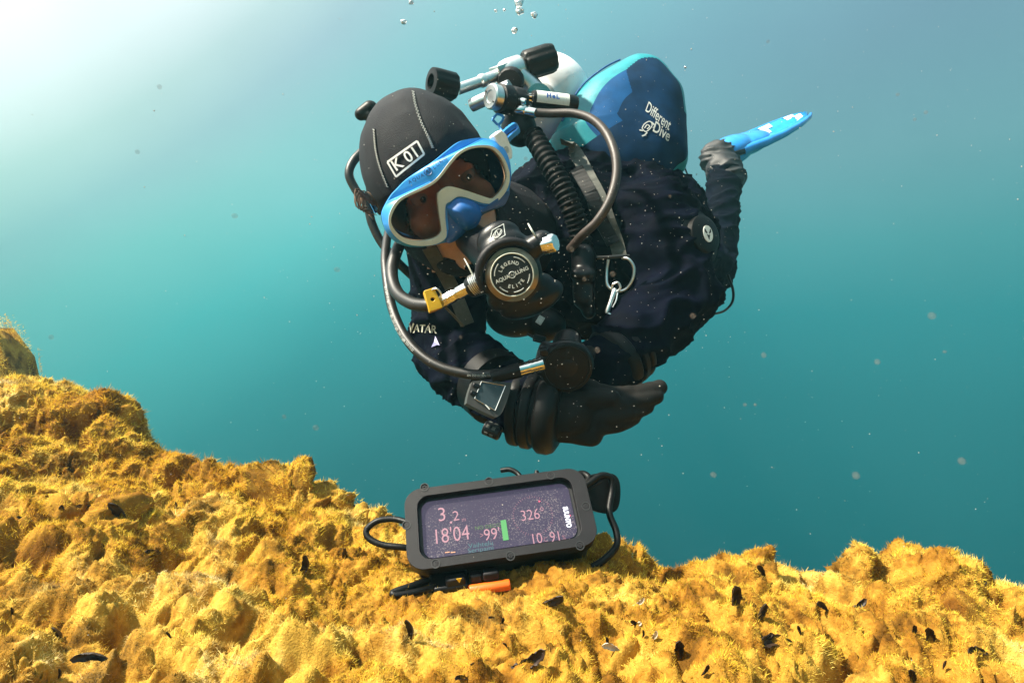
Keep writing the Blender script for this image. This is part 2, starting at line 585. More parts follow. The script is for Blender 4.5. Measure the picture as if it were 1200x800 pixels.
# ------------------------------------------------------------------ algae fuzz (uncountable)
NS = 900000
xs = RNG.uniform(-1.05, 0.80, NS * 5 // 2); ys = 0.34 + RNG.random(NS * 5 // 2) ** 1.35 * 0.80
far_ = RNG.random(NS * 5 // 2) < 0.05
xs[far_] = RNG.uniform(-1.65, -0.95, far_.sum()); ys[far_] = RNG.uniform(1.1, 1.9, far_.sum())
ii = np.clip(np.searchsorted(gy, ys), 1, nyg - 2); jj = np.clip(np.searchsorted(gx, xs), 1, nxg - 2)
fu, fv = RNG.random(NS * 5 // 2)[:, None], RNG.random(NS * 5 // 2)[:, None]
root = Vg[ii, jj] + (Vg[ii, jj - 1] - Vg[ii, jj]) * fu + (Vg[ii - 1, jj] - Vg[ii, jj]) * fv
nn = Ng[ii, jj]
dens = 0.85 - 0.8 * crev.reshape(nyg, nxg)[ii, jj] + 0.9 * perlin(root * 26 + 4) + 0.5 * perlin(root * 90)
dv = np.exp(-(((root[:, 0] + 0.008) / 0.10) ** 6 + ((root[:, 1] - 0.565) / 0.055) ** 6))
keep = (np.abs(root[:, 0] / root[:, 1]) < 0.95) & (RNG.random(NS * 5 // 2) < dens) & (RNG.random(NS * 5 // 2) > dv * 0.9)
root = root[keep][:NS]; nn = nn[keep][:NS]
n = len(root)
# neighbouring strands lean together into tufts
lean_ = np.stack([perlin(root * 75 + 3), perlin(root * 75 + 43), perlin(root * 75 + 83)], 1)
dirv = nn * 0.8 + lean_ * 0.8 + RNG.normal(size=(n, 3)) * 0.50 + np.array([0, 0, 0.30])
dirv /= np.linalg.norm(dirv, axis=1)[:, None]
ln = (0.0018 + 0.0050 * RNG.random(n) ** 2.0) * (0.45 + 1.0 * np.clip(perlin(root * 70 + 30) + 0.5, 0, 1.4)) * np.clip(root[:, 1] / 0.6, 0.7, 1.5)
sd = np.cross(dirv, RNG.normal(size=(n, 3))); sd /= np.linalg.norm(sd, axis=1)[:, None]
wd = 0.00034 * np.clip(root[:, 1] / 0.55, 0.75, 1.8)
p0 = root - nn * 0.0006
p2 = p0 + dirv * ln[:, None]
SV = np.stack([p0 - sd * wd[:, None], p0 + sd * wd[:, None], p2], 1).reshape(-1, 3)
ST = np.arange(n * 3).reshape(-1, 3)
alg_me = quick_mesh('algae_fuzz', SV, ST)
alg = link('algae_fuzz', alg_me, rock_material('algae strands', True), None, True, 0, 180)
tag(alg, 'short yellow algae strands growing over the rock', 'algae', None, 'stuff')

# ================================================================== materials of the diver's kit
M_suit = mat('drysuit fabric', (0.0004, 0.0010, 0.0050), 0.8, var=0.35, scale=25, bump=0.35, bscale=900, col2=(0.0008, 0.0017, 0.0080), spec=0.05)
M_neo = mat('neoprene', (0.0040, 0.0044, 0.0085), 0.75, var=0.25, scale=40, bump=0.9, bscale=900, spec=0.3, bdist=0.0015)
M_glove = mat('glove neoprene', (0.0075, 0.0062, 0.005), 0.7, var=0.35, scale=50, bump=0.5, bscale=1200, spec=0.2)
M_skin = mat('skin', (0.50, 0.29, 0.20), 0.5, var=0.12, scale=80, sss=0.15)
M_rubber = mat('black rubber', (0.0030, 0.0027, 0.0027), 0.45, var=0.3, scale=70, bump=0.25, bscale=700, spec=0.22)
M_hose = mat('rubber hose', (0.009, 0.0078, 0.007), 0.42, var=0.25, scale=90, bump=0.25, bscale=1500)
M_plastic = mat('black plastic', (0.003, 0.003, 0.004), 0.35, var=0.25, scale=80, bump=0.15, bscale=1800, spec=0.3)
M_satin = mat('satin black plastic', (0.0050, 0.0040, 0.0058), 0.5, var=0.25, scale=60, bump=0.3, bscale=2500, spec=0.3)
M_chrome = mat('chromed brass', (0.78, 0.78, 0.76), 0.16, 1.0, var=0.06)
M_alu = mat('satin metal', (0.80, 0.80, 0.78), 0.34, 1.0, var=0.1)
M_tank = mat('white tank paint', (0.80, 0.80, 0.82), 0.38, var=0.05, scale=30, bump=0.1, bscale=900)
M_blue = mat('blue silicone', (0.04, 0.30, 0.78), 0.35, var=0.1, scale=50)
M_blue_d = mat('dark blue silicone', (0.006, 0.075, 0.24), 0.4, var=0.15, scale=50)
M_blue_n = mat('nose pocket silicone', (0.006, 0.105, 0.36), 0.55, var=0.12, scale=50)
M_cream = mat('pale gasket', (0.56, 0.57, 0.48), 0.45, var=0.08, scale=60)
M_white = mat('white print', (0.78, 0.78, 0.74), 0.6, var=0.06, scale=300)
M_greyprint = mat('worn white print', (0.42, 0.44, 0.42), 0.6, var=0.25, scale=500)
M_web = mat('grey webbing', (0.075, 0.078, 0.066), 0.7, var=0.2, scale=200, bump=0.6, bscale=1800)
M_teal = mat('teal nylon', (0.003, 0.20, 0.25), 0.45, var=0.18, scale=45, bump=0.3, bscale=900, col2=(0.005, 0.25, 0.29))
M_bluefab = mat('blue nylon', (0.003, 0.055, 0.165), 0.6, var=0.2, scale=45, bump=0.3, bscale=900, spec=0.15)
M_navyfab = mat('dark blue nylon', (0.0018, 0.020, 0.058), 0.6, var=0.25, scale=45, bump=0.3, bscale=900, spec=0.12)
M_yellow = mat('yellow plastic', (0.62, 0.36, 0.01), 0.4, var=0.12, scale=90)
M_orange = mat('orange plastic', (0.72, 0.115, 0.008), 0.38, var=0.1, scale=120, bump=0.2, bscale=900)
M_goldring = mat('bronzed ring', (0.26, 0.21, 0.15), 0.33, 0.8, var=0.25, scale=60)
M_hair = mat('brown hair', (0.16, 0.09, 0.05), 0.45, var=0.3, scale=300)
M_black = mat('black print', (0.012, 0.012, 0.013), 0.5, var=0.1)
M_logo = mat('dark blue print', (0.008, 0.06, 0.2), 0.5, var=0.1)
M_pen = mat('blue marker', (0.01, 0.10, 0.42), 0.6, var=0.1)
M_eyew = mat('eye white', (0.35, 0.32, 0.29), 0.2, var=0.05)
M_iris = mat('iris', (0.03, 0.02, 0.012), 0.15, var=0.1)
M_fin = mat('fin rubber', (0.018, 0.24, 0.66), 0.2, var=0.2, scale=25, coat=0.5)
M_finteal = mat('fin blade', (0.016, 0.33, 0.66), 0.18, var=0.2, scale=25, coat=0.5)
M_boot = mat('boot rubber', (0.010, 0.010, 0.012), 0.6, var=0.3, scale=50, bump=0.4, bscale=500)

M_glass = bpy.data.materials.new('mask glass'); M_glass.use_nodes = True
_t = M_glass.node_tree; _t.nodes.clear()
_o = _t.nodes.new('ShaderNodeOutputMaterial'); _a = _t.nodes.new('ShaderNodeBsdfTransparent'); _a.inputs[0].default_value = (0.80, 0.66, 0.58, 1)
_g2 = _t.nodes.new('ShaderNodeBsdfGlossy'); _g2.inputs['Roughness'].default_value = 0.04; _g2.inputs[0].default_value = (0.9, 0.9, 1, 1)
_fr = _t.nodes.new('ShaderNodeFresnel'); _fr.inputs[0].default_value = 1.12
_m = _t.nodes.new('ShaderNodeMixShader')
_t.links.new(_fr.outputs[0], _m.inputs[0]); _t.links.new(_a.outputs[0], _m.inputs[1]); _t.links.new(_g2.outputs[0], _m.inputs[2]); _t.links.new(_m.outputs[0], _o.inputs[0])


def text_mesh(s, size, bold=0.0, spacing=1.0, xs=1.0):
    """flat lettering: list of 2-D points and faces, centred on the origin"""
    cu = bpy.data.curves.new('t', 'FONT'); cu.body = s; cu.size = size; cu.align_x = 'CENTER'; cu.align_y = 'CENTER'
    cu.offset = bold; cu.space_character = spacing; cu.resolution_u = 3
    o = bpy.data.objects.new('t', cu); COL.objects.link(o)
    dg = bpy.context.evaluated_depsgraph_get()
    me = bpy.data.meshes.new_from_object(o.evaluated_get(dg))
    v = [(q.co.x * xs, q.co.y) for q in me.vertices]; f = [tuple(p.vertices) for p in me.polygons]
    bpy.data.objects.remove(o); bpy.data.curves.remove(cu); bpy.data.meshes.remove(me)
    return v, f


def print_on(name, s, size, M, mat_, parent, bold=0.0, spacing=1.0, xs=1.0, th=0.0):
    """lettering laid on the local xy plane of M"""
    v, f = text_mesh(s, size, bold, spacing, xs)
    me = bpy.data.meshes.new(name); me.from_pydata([M @ Vector((a, b, 0)) for a, b in v], [], f)
    return link(name, me, mat_, parent, False)


def hit(bvh, px, py, off=0.001):
    d = ray(px, py)
    loc, nr, i, t = bvh.ray_cast(Vector((0, 0, 0)), d, 5.0)
    if loc is None:
        return None, None
    if nr.dot(d) > 0:
        nr = -nr
    return loc + nr * off, nr


def drape_text(name, s, size, c, ang, bvh, mat_, parent, off=0.0012, bold=0.0, spacing=1.0, xs=1.0, shear=0.0):
    """lettering laid over a curved surface; c, size in photograph pixels, ang in degrees counter-clockwise"""
    v, f = text_mesh(s, size, bold, spacing, xs)
    ca, sa = math.cos(math.radians(ang)), math.sin(math.radians(ang))
    out = []
    for x, y in v:
        x += shear * y
        p, _ = hit(bvh, c[0] + x * ca - y * sa, c[1] - (x * sa + y * ca), off)
        out.append(p if p is not None else (out[-1] if out else Vector((0, 3, 0))))
    me = bpy.data.meshes.new(name); me.from_pydata(out, [], f)
    return link(name, me, mat_, parent, False)


def drape_line(mb, pts, width, bvh, off=0.001, th=0.0008, fallback=None, n=None):
    """band over a curved surface along photograph points; width in metres"""
    pp = catmull([Vector((a, b, 0)) for a, b in pts], n or 10 * (len(pts) - 1) + 1)
    L = []
    last = fallback
    for q in pp:
        h_, nr = hit(bvh, q.x, q.y, off)
        if h_ is None:
            if last is None:
                continue
            h_, nr = P(q.x, q.y, last), -ray(q.x, q.y)
        last = h_.y
        L.append((h_, nr))
    m = len(L)
    # even out the path
    pos = [l[0] for l in L]
    for _ in range(24 if width > 0.01 else 2):
        pos = [pos[0]] + [(pos[i - 1] + pos[i] * 2 + pos[i + 1]) / 4 for i in range(1, m - 1)] + [pos[-1]]
    if width > 0.01:
        nav = Vector((0, 0, 0))
        for l in L: nav += l[1]
        nav.normalize()
        L = [(l[0], (l[1] * 0.2 + nav).normalized()) for l in L]
        pos = [q_ + nav * 0.004 for q_ in pos]
    v, f = [], []
    for i in range(m):
        t = (pos[min(i + 1, m - 1)] - pos[max(i - 1, 0)]).normalized()
        nr = L[i][1]; sd_ = t.cross(nr).normalized() * (width / 2)
        v += [pos[i] - sd_, pos[i] + sd_, pos[i] + sd_ + nr * th, pos[i] - sd_ + nr * th]
    for i in range(m - 1):
        for k in range(4):
            f.append((i * 4 + k, i * 4 + (k + 1) % 4, i * 4 + 4 + (k + 1) % 4, i * 4 + 4 + k))
    f += [(3, 2, 1, 0), tuple((m - 1) * 4 + k for k in range(4))]
    return mb.add(v, f)


# ================================================================== the diver
roll, pitch, yaw = math.radians(28), math.radians(21), math.radians(7)
# head axes: local x to the viewer's right, local y out of the face, local z to the crown
Rh = Matrix.Rotation(-roll, 3, 'Y') @ Matrix.Rotation(yaw, 3, 'Z') @ Matrix.Rotation(pitch, 3, 'X')
hx = Rh @ Vector((1, 0, 0)); hf = Rh @ Vector((0, -1, 0)); hu = Rh @ Vector((0, 0, 1))
Cm = P(524, 228, 0.72)                           # middle of the mask glass
Hc = Cm - hf * 0.110 + hu * 0.006 + hx * 0.006
H = Matrix(((hx.x, hf.x, hu.x, Hc.x), (hx.y, hf.y, hu.y, Hc.y), (hx.z, hf.z, hu.z, Hc.z), (0, 0, 0, 1)))
Hi = H.inverted()


def Ht(x, y, z):
    return H @ Matrix.Translation((x, y, z))


person = thing('person', 'scuba diver in a black drysuit and hood floating above the ledge, hands clasped', 'person', P(690, 290, 1.05))

Rsh, Rel, Rwr = P(524, 292, 0.91), P(527, 412, 0.90), P(612, 478, 0.745)
Lsh, Lel, Lwr = P(760, 262, 0.97), P(798, 344, 0.91), P(706, 432, 0.82)
pelvis = Vector((0.20, 1.46, 0.29))
Lhip, Lkn, Lan = Vector((0.30, 1.48, 0.28)), Vector((0.600, 1.80, 0.21)), P(848, 200, 1.99)
Rhip, Rkn, Ran = Vector((0.10, 1.50, 0.29)), Vector((0.13, 1.92, 0.12)), Vector((0.16, 2.20, 0.44))
b = MB()
b.capsule(P(606, 306, 1.03), P(735, 285, 1.08), 0.105, 0.150)
b.capsule(P(680, 285, 1.08), pelvis, 0.165, 0.155)
b.capsule(P(700, 255, 1.08), P(748, 262, 1.04), 0.125, 0.09)
b.capsule(Rhip, Lhip, 0.115, 0.10)
b.capsule(P(560, 290, 0.98), Rsh, 0.085, 0.062)
b.capsule(Rsh, Rel, 0.060, 0.054); b.capsule(Rel, Rwr, 0.053, 0.036)
b.capsule(Lsh, Lel, 0.078, 0.058); b.capsule(Lel, Lwr, 0.060, 0.043)
b.capsule(Lhip, Lkn, 0.090, 0.062); b.capsule(Lkn, Lan, 0.058, 0.050)
b.capsule(Rhip, Rkn, 0.105, 0.075); b.capsule(Rkn, Ran, 0.066, 0.050)
b.capsule(P(600, 285, 0.97), Hc + hu * -0.06, 0.075, 0.062)
# head with brow, nose, cheeks, lips and jaw
b.ellipsoid(Ht(0, -0.012, 0.016), 0.073, 0.087, 0.094)
b.ellipsoid(Ht(0, 0.018, -0.052), 0.057, 0.070, 0.070)
b.ellipsoid(Ht(0, 0.050, 0.028), 0.052, 0.024, 0.014)
for sx in (-1, 1):
    b.ellipsoid(Ht(sx * 0.032, 0.062, 0.009), 0.017, 0.014, 0.009); b.ellipsoid(Ht(sx * 0.032, 0.061, -0.012), 0.016, 0.0125, 0.008)
b.capsule(H @ Vector((0, 0.086, 0.010)), H @ Vector((0, 0.106, -0.030)), 0.009, 0.014)
b.ellipsoid(Ht(0.036, 0.060, -0.030), 0.024, 0.022, 0.024); b.ellipsoid(Ht(-0.036, 0.060, -0.030), 0.024, 0.022, 0.024)
b.ellipsoid(Ht(0, 0.082, -0.066), 0.026, 0.014, 0.012)
b.ellipsoid(Ht(0, 0.068, -0.098), 0.026, 0.022, 0.018)
body_me = remesh(b, 0.0055, 7)
c = co_of(body_me); nr = no_of(body_me)
loc = (np.array(Hi)[:3, :3] @ c.T).T + np.array(Hi)[:3, 3]
is_head = np.exp(-((loc[:, 0] / 0.10) ** 8 + (loc[:, 1] / 0.13) ** 8 + ((loc[:, 2] + 0.01) / 0.14) ** 8))
# cloth folds: ridges that run round the limbs and across the trunk
q = c.copy(); q[:, 2] *= 1.9
warp = np.stack([perlin(c * 6 + 1), perlin(c * 6 + 31), perlin(c * 6 + 71)], 1) * 0.05
r1_ = 1 - np.abs(perlin((q + warp) * 13)); r2_ = 1 - np.abs(perlin((q + warp * 1.5) * 27 + 9)); r3_ = perlin(c * 60)
fold = 0.011 * (r1_ ** 5 - 0.3) + 0.0035 * (r2_ ** 5 - 0.3) + 0.004 * perlin(c * 9)
set_co(body_me, c + nr * (fold * (1 - is_head))[:, None])
mi = np.zeros(len(body_me.polygons), np.int32)
pc = np.empty(len(body_me.polygons) * 3, np.float32); body_me.polygons.foreach_get('center', pc); pc = pc.reshape(-1, 3)
pl = (np.array(Hi)[:3, :3] @ pc.T).T + np.array(Hi)[:3, 3]
mi[((pl[:, 0] / 0.088) ** 2 + ((pl[:, 1] - 0.01) / 0.112) ** 2 + (pl[:, 2] / 0.132) ** 2) < 1] = 1
body_bvh = bvh_of(body_me)
body = link('body', body_me, [M_suit, M_skin], person, True, 0, 180)
body_me.polygons.foreach_set('material_index', mi)

for sx in (-1, 1):
    e = MB().ellipsoid(Ht(sx * 0.032, 0.0615, 0.0), 0.0125, 0.0125, 0.0125).build('eye', M_eyew, person)
    MB().ellipsoid(Ht(sx * 0.032 + 0.001, 0.0708, -0.002), 0.0048, 0.0038, 0.0048).build('iris', M_iris, e)
    eb = MB()
    eb.tube([H @ Vector((sx * 0.014, 0.0755, 0.026)), H @ Vector((sx * 0.032, 0.0735, 0.031)), H @ Vector((sx * 0.050, 0.062, 0.026))], [0.0025, 0.003, 0.0012], 8, flat=0.6)
    eb.build('eyebrow', M_hair, person)

# ---- hood
hb = MB()
hb.ellipsoid(Ht(0, -0.014, 0.018), 0.083, 0.099, 0.108, 32, 20)
hb.ellipsoid(Ht(0, 0.008, -0.050), 0.069, 0.076, 0.080)
hb.capsule(Hc + hu * -0.05 - hf * 0.02, P(590, 280, 0.955), 0.075, 0.085)
hood_me = remesh(hb, 0.004, 8)
c = co_of(hood_me); nr = no_of(hood_me)
set_co(hood_me, c + nr * (0.0022 * perlin(c * 22) + 0.0016 * (1 - np.abs(perlin(c * 30 + 4))))[:, None])
bm = bmesh.new(); bm.from_mesh(hood_me)
bm.verts.ensure_lookup_table()
hi_ = Hi
dead = []
for fc in bm.faces:
    l = hi_ @ fc.calc_center_median()
    if l.y > 0.035 and (l.x / 0.062) ** 2 + ((l.z + 0.032) / 0.064) ** 2 < 1:
        dead.append(fc)
bmesh.ops.delete(bm, geom=dead, context='FACES')
bm.to_mesh(hood_me); bm.free()
hood_bvh = bvh_of(hood_me)
hood = link('hood', hood_me, M_neo, person, True, 0, 180)
sm_ = hood.modifiers.new('thick', 'SOLIDIFY'); sm_.thickness = 0.005; sm_.offset = -1

# seams: a sunken ridge with zigzag stitching
def stitched(pts, wpx, parent):
    base_ = MB(); drape_line(base_, pts, 0.0045, hood_bvh, 0.0002, 0.0010)
    so = base_.build('seam', M_neo, parent)
    st = MB()
    pp = catmull([Vector((a, b_, 0)) for a, b_ in pts], 46)
    for i in range(len(pp) - 1):
        a, d = pp[i], pp[i + 1]
        t = (d - a).normalized(); s_ = Vector((-t.y, t.x, 0)) * wpx * (1 if i % 2 else -1)
        A, _ = hit(hood_bvh, a.x - s_.x, a.y - s_.y, 0.0016); B, _ = hit(hood_bvh, d.x + s_.x, d.y + s_.y, 0.0016)
        if A is not None and B is not None and (A - B).length < 0.02:
            st.tube([A, (A + B) / 2, B], 0.00042, 5, n=3)
    st.build('stitching', M_greyprint, so)


stitched([(484, 108), (487, 125), (494, 145), (502, 162), (507, 174)], 1.4, hood)
stitched([(439, 152), (441, 175), (446, 196), (455, 219)], 0.9, hood)
# name patch on the forehead
pb = MB()
A_, B_, C_, D_ = (455, 190), (489, 166), (497, 181), (465, 207)
for a, d in ((A_, B_), (B_, C_), (C_, D_), (D_, A_)):
    drape_line(pb, [a, ((a[0] + d[0]) / 2, (a[1] + d[1]) / 2), d], 0.0024, hood_bvh, 0.0012, 0.0006)
patch = pb.build('name_patch', M_white, hood)
drape_text('lettering', 'K 01', 19, (476, 186.5), 34, hood_bvh, M_white, patch, 0.0016, bold=0.25, xs=0.95)

# ---- gloves: palm, four fingers, thumb
def hand(name, wr, palm_end, side, back, r=1.0, curl=(0.3, 0.3, 0.35, 0.4), thumb=None, tips=None):
    """wr wrist, palm_end knuckle line middle, side points to the index finger, back is the back of the hand"""
    d = (palm_end - wr).normalized(); side = (side - d * side.dot(d)).normalized(); nb = back
    m = MB()
    L = (palm_end - wr).length
    m.capsule(wr - d * 0.02, wr + d * L * 0.45, 0.030 * r, 0.031 * r)
    for k, s_ in enumerate((0.026, 0.009, -0.009, -0.025)):
        base_ = palm_end + side * s_ * r
        m.capsule(wr + d * 0.012 + side * s_ * 0.6 * r, base_, 0.020 * r, 0.0145 * r)
        if tips:
            m.capsule(base_, tips[k][0], 0.0118 * r, 0.0108 * r); m.capsule(tips[k][0], tips[k][1], 0.0108 * r, 0.0102 * r); m.capsule(tips[k][1], tips[k][2], 0.0102 * r, 0.0092 * r)
    t0, t1, t2, t3 = thumb
    m.capsule(t0, t1, 0.021 * r, 0.0165 * r); m.capsule(t1, t2, 0.0155 * r, 0.0135 * r); m.capsule(t2, t3, 0.0135 * r, 0.0115 * r)
    me = remesh(m, 0.0022, 3)
    c = co_of(me); n_ = no_of(me)
    set_co(me, c + n_ * (0.0012 * (1 - np.abs(perlin(c * 45))) + 0.0003 * perlin(c * 130))[:, None])
    return me


rt = [((P(720, 464, .735)), P(748, 461, .745), P(773, 454, .755)),
      ((P(718, 475, .726)), P(746, 471, .735), P(769, 464, .748)),
      ((P(712, 487, .724)), P(737, 483, .73), P(757, 476, .745)),
      ((P(702, 499, .728)), P(724, 496, .73), P(742, 489, .742))]
me = hand('glove', P(648, 484, .742), P(692, 484, .735), P(690, 470, .735) - P(694, 500, .735), Vector((0, -1, 0)),
          thumb=(P(655, 470, .738), P(672, 462, .735), P(690, 466, .728), P(716, 468, .724)), tips=rt)
link('glove', me, M_glove, person, True, 0, 180)
lt = [((P(676, 440, .80)), P(664, 455, .79), P(660, 470, .775)),
      ((P(684, 452, .80)), P(672, 466, .785), P(668, 478, .77)),
      ((P(692, 460, .80)), P(682, 476, .78), P(678, 488, .765)),
      ((P(700, 464, .80)), P(694, 480, .78), P(690, 490, .765))]
me = hand('glove', P(716, 426, .82), P(694, 446, .81), P(680, 436, .81) - P(704, 460, .81), Vector((0, -1, 0)),
          thumb=(P(706, 424, .81), P(690, 420, .80), P(672, 424, .79), P(656, 432, .785)), tips=lt)
link('glove', me, M_glove, person, True, 0, 180)

# wrist rings of the dry gloves
def rings(o, ax, r, L, parent):
    M = zframe(o, ax)
    m = MB()
    prof = [(r * 0.90, 0), (r * 0.98, 0.001), (r, 0.004), (r, 0.012), (r * 0.97, 0.0145), (r * 0.90, 0.0155), (r * 0.90, 0.0175), (r * 0.97, 0.0185),
            (r * 1.03, 0.021), (r * 1.03, 0.031), (r * 0.99, 0.034), (r * 0.90, 0.035), (r * 0.88, 0.040), (r * 1.02, 0.042), (r * 1.09, 0.047), (r * 1.09, 0.060),
            (r * 1.02, 0.068), (r * 0.86, 0.073), (r * 0.7, 0.074)]
    m.lathe([(a, z * L) for a, z in prof], M, 48)
    return m.build('cuff_ring', M_rubber, parent)


rings(P(603, 478, .752), P(660, 487, .735) - P(603, 478, .752), 0.0455, 0.80, person)
rings(P(742, 408, .845), P(706, 432, .82) - P(742, 408, .845), 0.044, 0.66, person)

# exhaust valve on the far upper arm
vp, vn = hit(body_bvh, 824, 276, 0.0)
if vp is None:
    vp, vn = P(832, 274, 0.90), Vector((0.3, -0.9, 0.2))
vn = (vn * 0.3 + Vector((0.42, -0.9, 0.12)) * 0.7).normalized()
VM = zframe(vp - vn * 0.013, vn)
valve = MB().lathe([(0.044, 0), (0.044, 0.003), (0.036, 0.004), (0.036, 0.007), (0.037, 0.008), (0.030, 0.010), (0.029, 0.018), (0.024, 0.0205), (0, 0.0212)], VM, 40).build('exhaust_valve', M_rubber, person)
vl = MB(); LM = frame(VM @ Vector((0.0, 0, 0.0212)), Vector((1, 0.55, 0.05)), z=vn)
vl.prism([(0.0092 * math.cos(a), 0.0125 * math.sin(a)) for a in np.linspace(0, 2 * math.pi, 28, endpoint=False)], [], 0, 0.0012, LM)
vlo = vl.build('valve_badge', M_white, valve, False)
vb = MB()
for sx in (-1, 1):
    vb.prism([(sx * 0.0018, 0.0012), (sx * 0.0052, 0.0072), (sx * 0.0062, 0.0062), (sx * 0.0058, 0.0022), (sx * 0.0026, -0.0002)][::sx], [], 0.0012, 0.0018, LM)
vb.prism([(-0.0030, -0.0012), (0, -0.0094), (0.0030, -0.0012), (0, -0.0024)][::-1], [], 0.0012, 0.0018, LM)
vb.build('valve_mark', M_black, vlo, False)

# lettering and a reflective flash on the sleeve
drape_text('sleeve_lettering', 'VATAR', 15, (496, 385), -4, body_bvh, M_cream, person, 0.0025, bold=0.25, xs=0.72, spacing=0.95)
fl = MB()
fl_pts = [hit(body_bvh, a, d_, 0.003)[0] for a, d_ in ((511, 395), (517, 406), (514, 405), (507, 408), (510, 401))]
if all(p is not None for p in fl_pts):
    fl.add(fl_pts, [(0, 1, 2, 3, 4)])
    fl.build('sleeve_flash', mat('lilac reflective print', (0.22, 0.22, 0.42), 0.5), person, False)

# hair slipping out of the hood
hm = MB()
for k in range(26):
    a = random.uniform(-1, 1); e_ = random.uniform(0, 1)
    st_ = P(446 + 3 * a, 243 + 5 * a, 0.80)
    hm.tube([st_, P(438 - 5 * e_, 236 - 4 * a, 0.79), P(424 + 7 * a, 222 + 10 * e_ + 3 * a, 0.78 + 0.01 * a), P(420 + 9 * e_ + 5 * a, 240 + 10 * e_, 0.78 + 0.015 * a), P(432 + 9 * e_ + 5 * a, 250 + 8 * a, 0.785)][:5 if k % 3 else 4],
            [0.0009, 0.0007, 0.0004], 5, n=14)
hm.build('hair', M_hair, person)

# ================================================================== mask
mask = thing('diving_mask', "blue framed diving mask with dark glass worn on the diver's face", 'mask', Cm)
MM = Matrix(((hx.x, hu.x, hf.x, Cm.x), (hx.y, hu.y, hf.y, Cm.y), (hx.z, hu.z, hf.z, Cm.z), (0, 0, 0, 1)))   # x right, y up, z out of the face
MMi = MM.inverted()


def zp(zx, zy):
    """place on the glass plane from the enlarged view used to trace the mask"""
    p = MMi @ ray_plane(430 + zx / 5.332, 150 + zy / 5.332, Cm, hf)
    return (p.x, p.y)


def smooth_loop(pts, n=110):
    q = [Vector((a, b_, 0)) for a, b_ in pts]
    m = len(q); out = []
    for i in range(n):
        t = i / n * m; k = int(t); u = t - k
        a, b_, c_, d = q[(k - 1) % m], q[k % m], q[(k + 1) % m], q[(k + 2) % m]
        p = 0.5 * (2 * b_ + (c_ - a) * u + (2 * a - 5 * b_ + 4 * c_ - d) * u * u + (3 * b_ - a - 3 * c_ + d) * u ** 3)
        out.append((p.x, p.y))
    return out


LENS = [(150, 590), (160, 530), (205, 460), (270, 420), (350, 385), (420, 345), (470, 295), (520, 230), (580, 165), (650, 130), (740, 122), (790, 140), (835, 190), (865, 260), (868, 320), (845, 380), (800, 430), (770, 440), (690, 415), (600, 385), (510, 365), (455, 395), (440, 425), (448, 520), (462, 610), (460, 655), (410, 690), (320, 705), (240, 690), (185, 650)]
GASK = [(135, 600), (143, 525), (190, 450), (262, 407), (345, 370), (412, 332), (460, 283), (508, 218), (570, 152), (645, 115), (745, 108), (803, 128), (850, 182), (882, 258), (888, 325), (865, 395), (815, 455), (785, 472), (720, 468), (650, 445), (600, 430), (560, 430), (520, 458), (490, 480), (487, 560), (495, 650), (485, 690), (425, 725), (320, 735), (230, 715), (165, 665)]
OUTE = [(97, 560), (105, 510), (150, 430), (190, 385), (250, 325), (330, 270), (420, 212), (500, 148), (580, 88), (660, 65), (740, 62), (815, 85), (868, 130), (900, 200), (912, 290), (905, 350), (890, 420), (860, 480), (800, 510), (730, 540), (680, 590), (640, 640), (580, 685), (530, 718), (490, 722), (430, 735), (320, 750), (220, 735), (150, 690), (115, 630)]
lens = smooth_loop([zp(*p) for p in LENS]); gask = smooth_loop([zp(*p) for p in GASK], 112); oute = smooth_loop([zp(*p) for p in OUTE], 112)
mid_ = np.mean(np.array(oute), 0)


def shrink(L, k, dx=0, dy=0):
    return [(mid_[0] + (a - mid_[0]) * k + dx, mid_[1] + (b_ - mid_[1]) * k + dy) for a, b_ in L]


# the blue frame: its face slopes back from the glass to the rim
low = [(a, b_) for a, b_ in oute]
fm = MB(); fm.prism(oute, [gask], -0.016, 0.001, MM, 0, -0.008)
mfr = fm.build('frame', M_blue, mask, True, 0.0012, 30)
# skirt from the rim back to the face
sk = MB()
v_, f_ = [], []
for k, z in ((1.0, -0.010), (0.985, -0.020), (0.95, -0.034), (0.90, -0.048), (0.86, -0.060)):
    v_ += [(a, b_, z - 0.32 * max(0, abs(a) - 0.03)) for a, b_ in shrink(oute, k)]
n_ = len(oute)
for i in range(4):
    for j in range(n_):
        f_.append((i * n_ + j, i * n_ + (j + 1) % n_, (i + 1) * n_ + (j + 1) % n_, (i + 1) * n_ + j))
sk.add(v_, f_, MM)
sk.build('skirt', M_blue_d, mask)
gm = MB(); gm.prism(gask, [lens], -0.012, 0.0035, MM)
gm.build('gasket', M_cream, mask, True, 0.0014, 30)
gl = MB(); gl.prism(lens, [], -0.006, -0.003, MM)
gl.build('glass', M_glass, mask, False)
# dark skirt below the right-hand lens and the nose pocket
def dome(poly, hgt, z0, n=60, rings=9, pw=2.2):
    L = smooth_loop([zp(*p) for p in poly], n); cx, cy = np.mean(np.array(L), 0)
    v, f = [], []
    for i in range(rings + 1):
        s_ = 1 - i / rings
        for a, b_ in L:
            v.append((cx + (a - cx) * s_, cy + (b_ - cy) * s_, z0 + hgt * (1 - s_ ** pw)))
    for i in range(rings):
        for j in range(n):
            f.append((i * n + j, i * n + (j + 1) % n, (i + 1) * n + (j + 1) % n, (i + 1) * n + j))
    return v, f


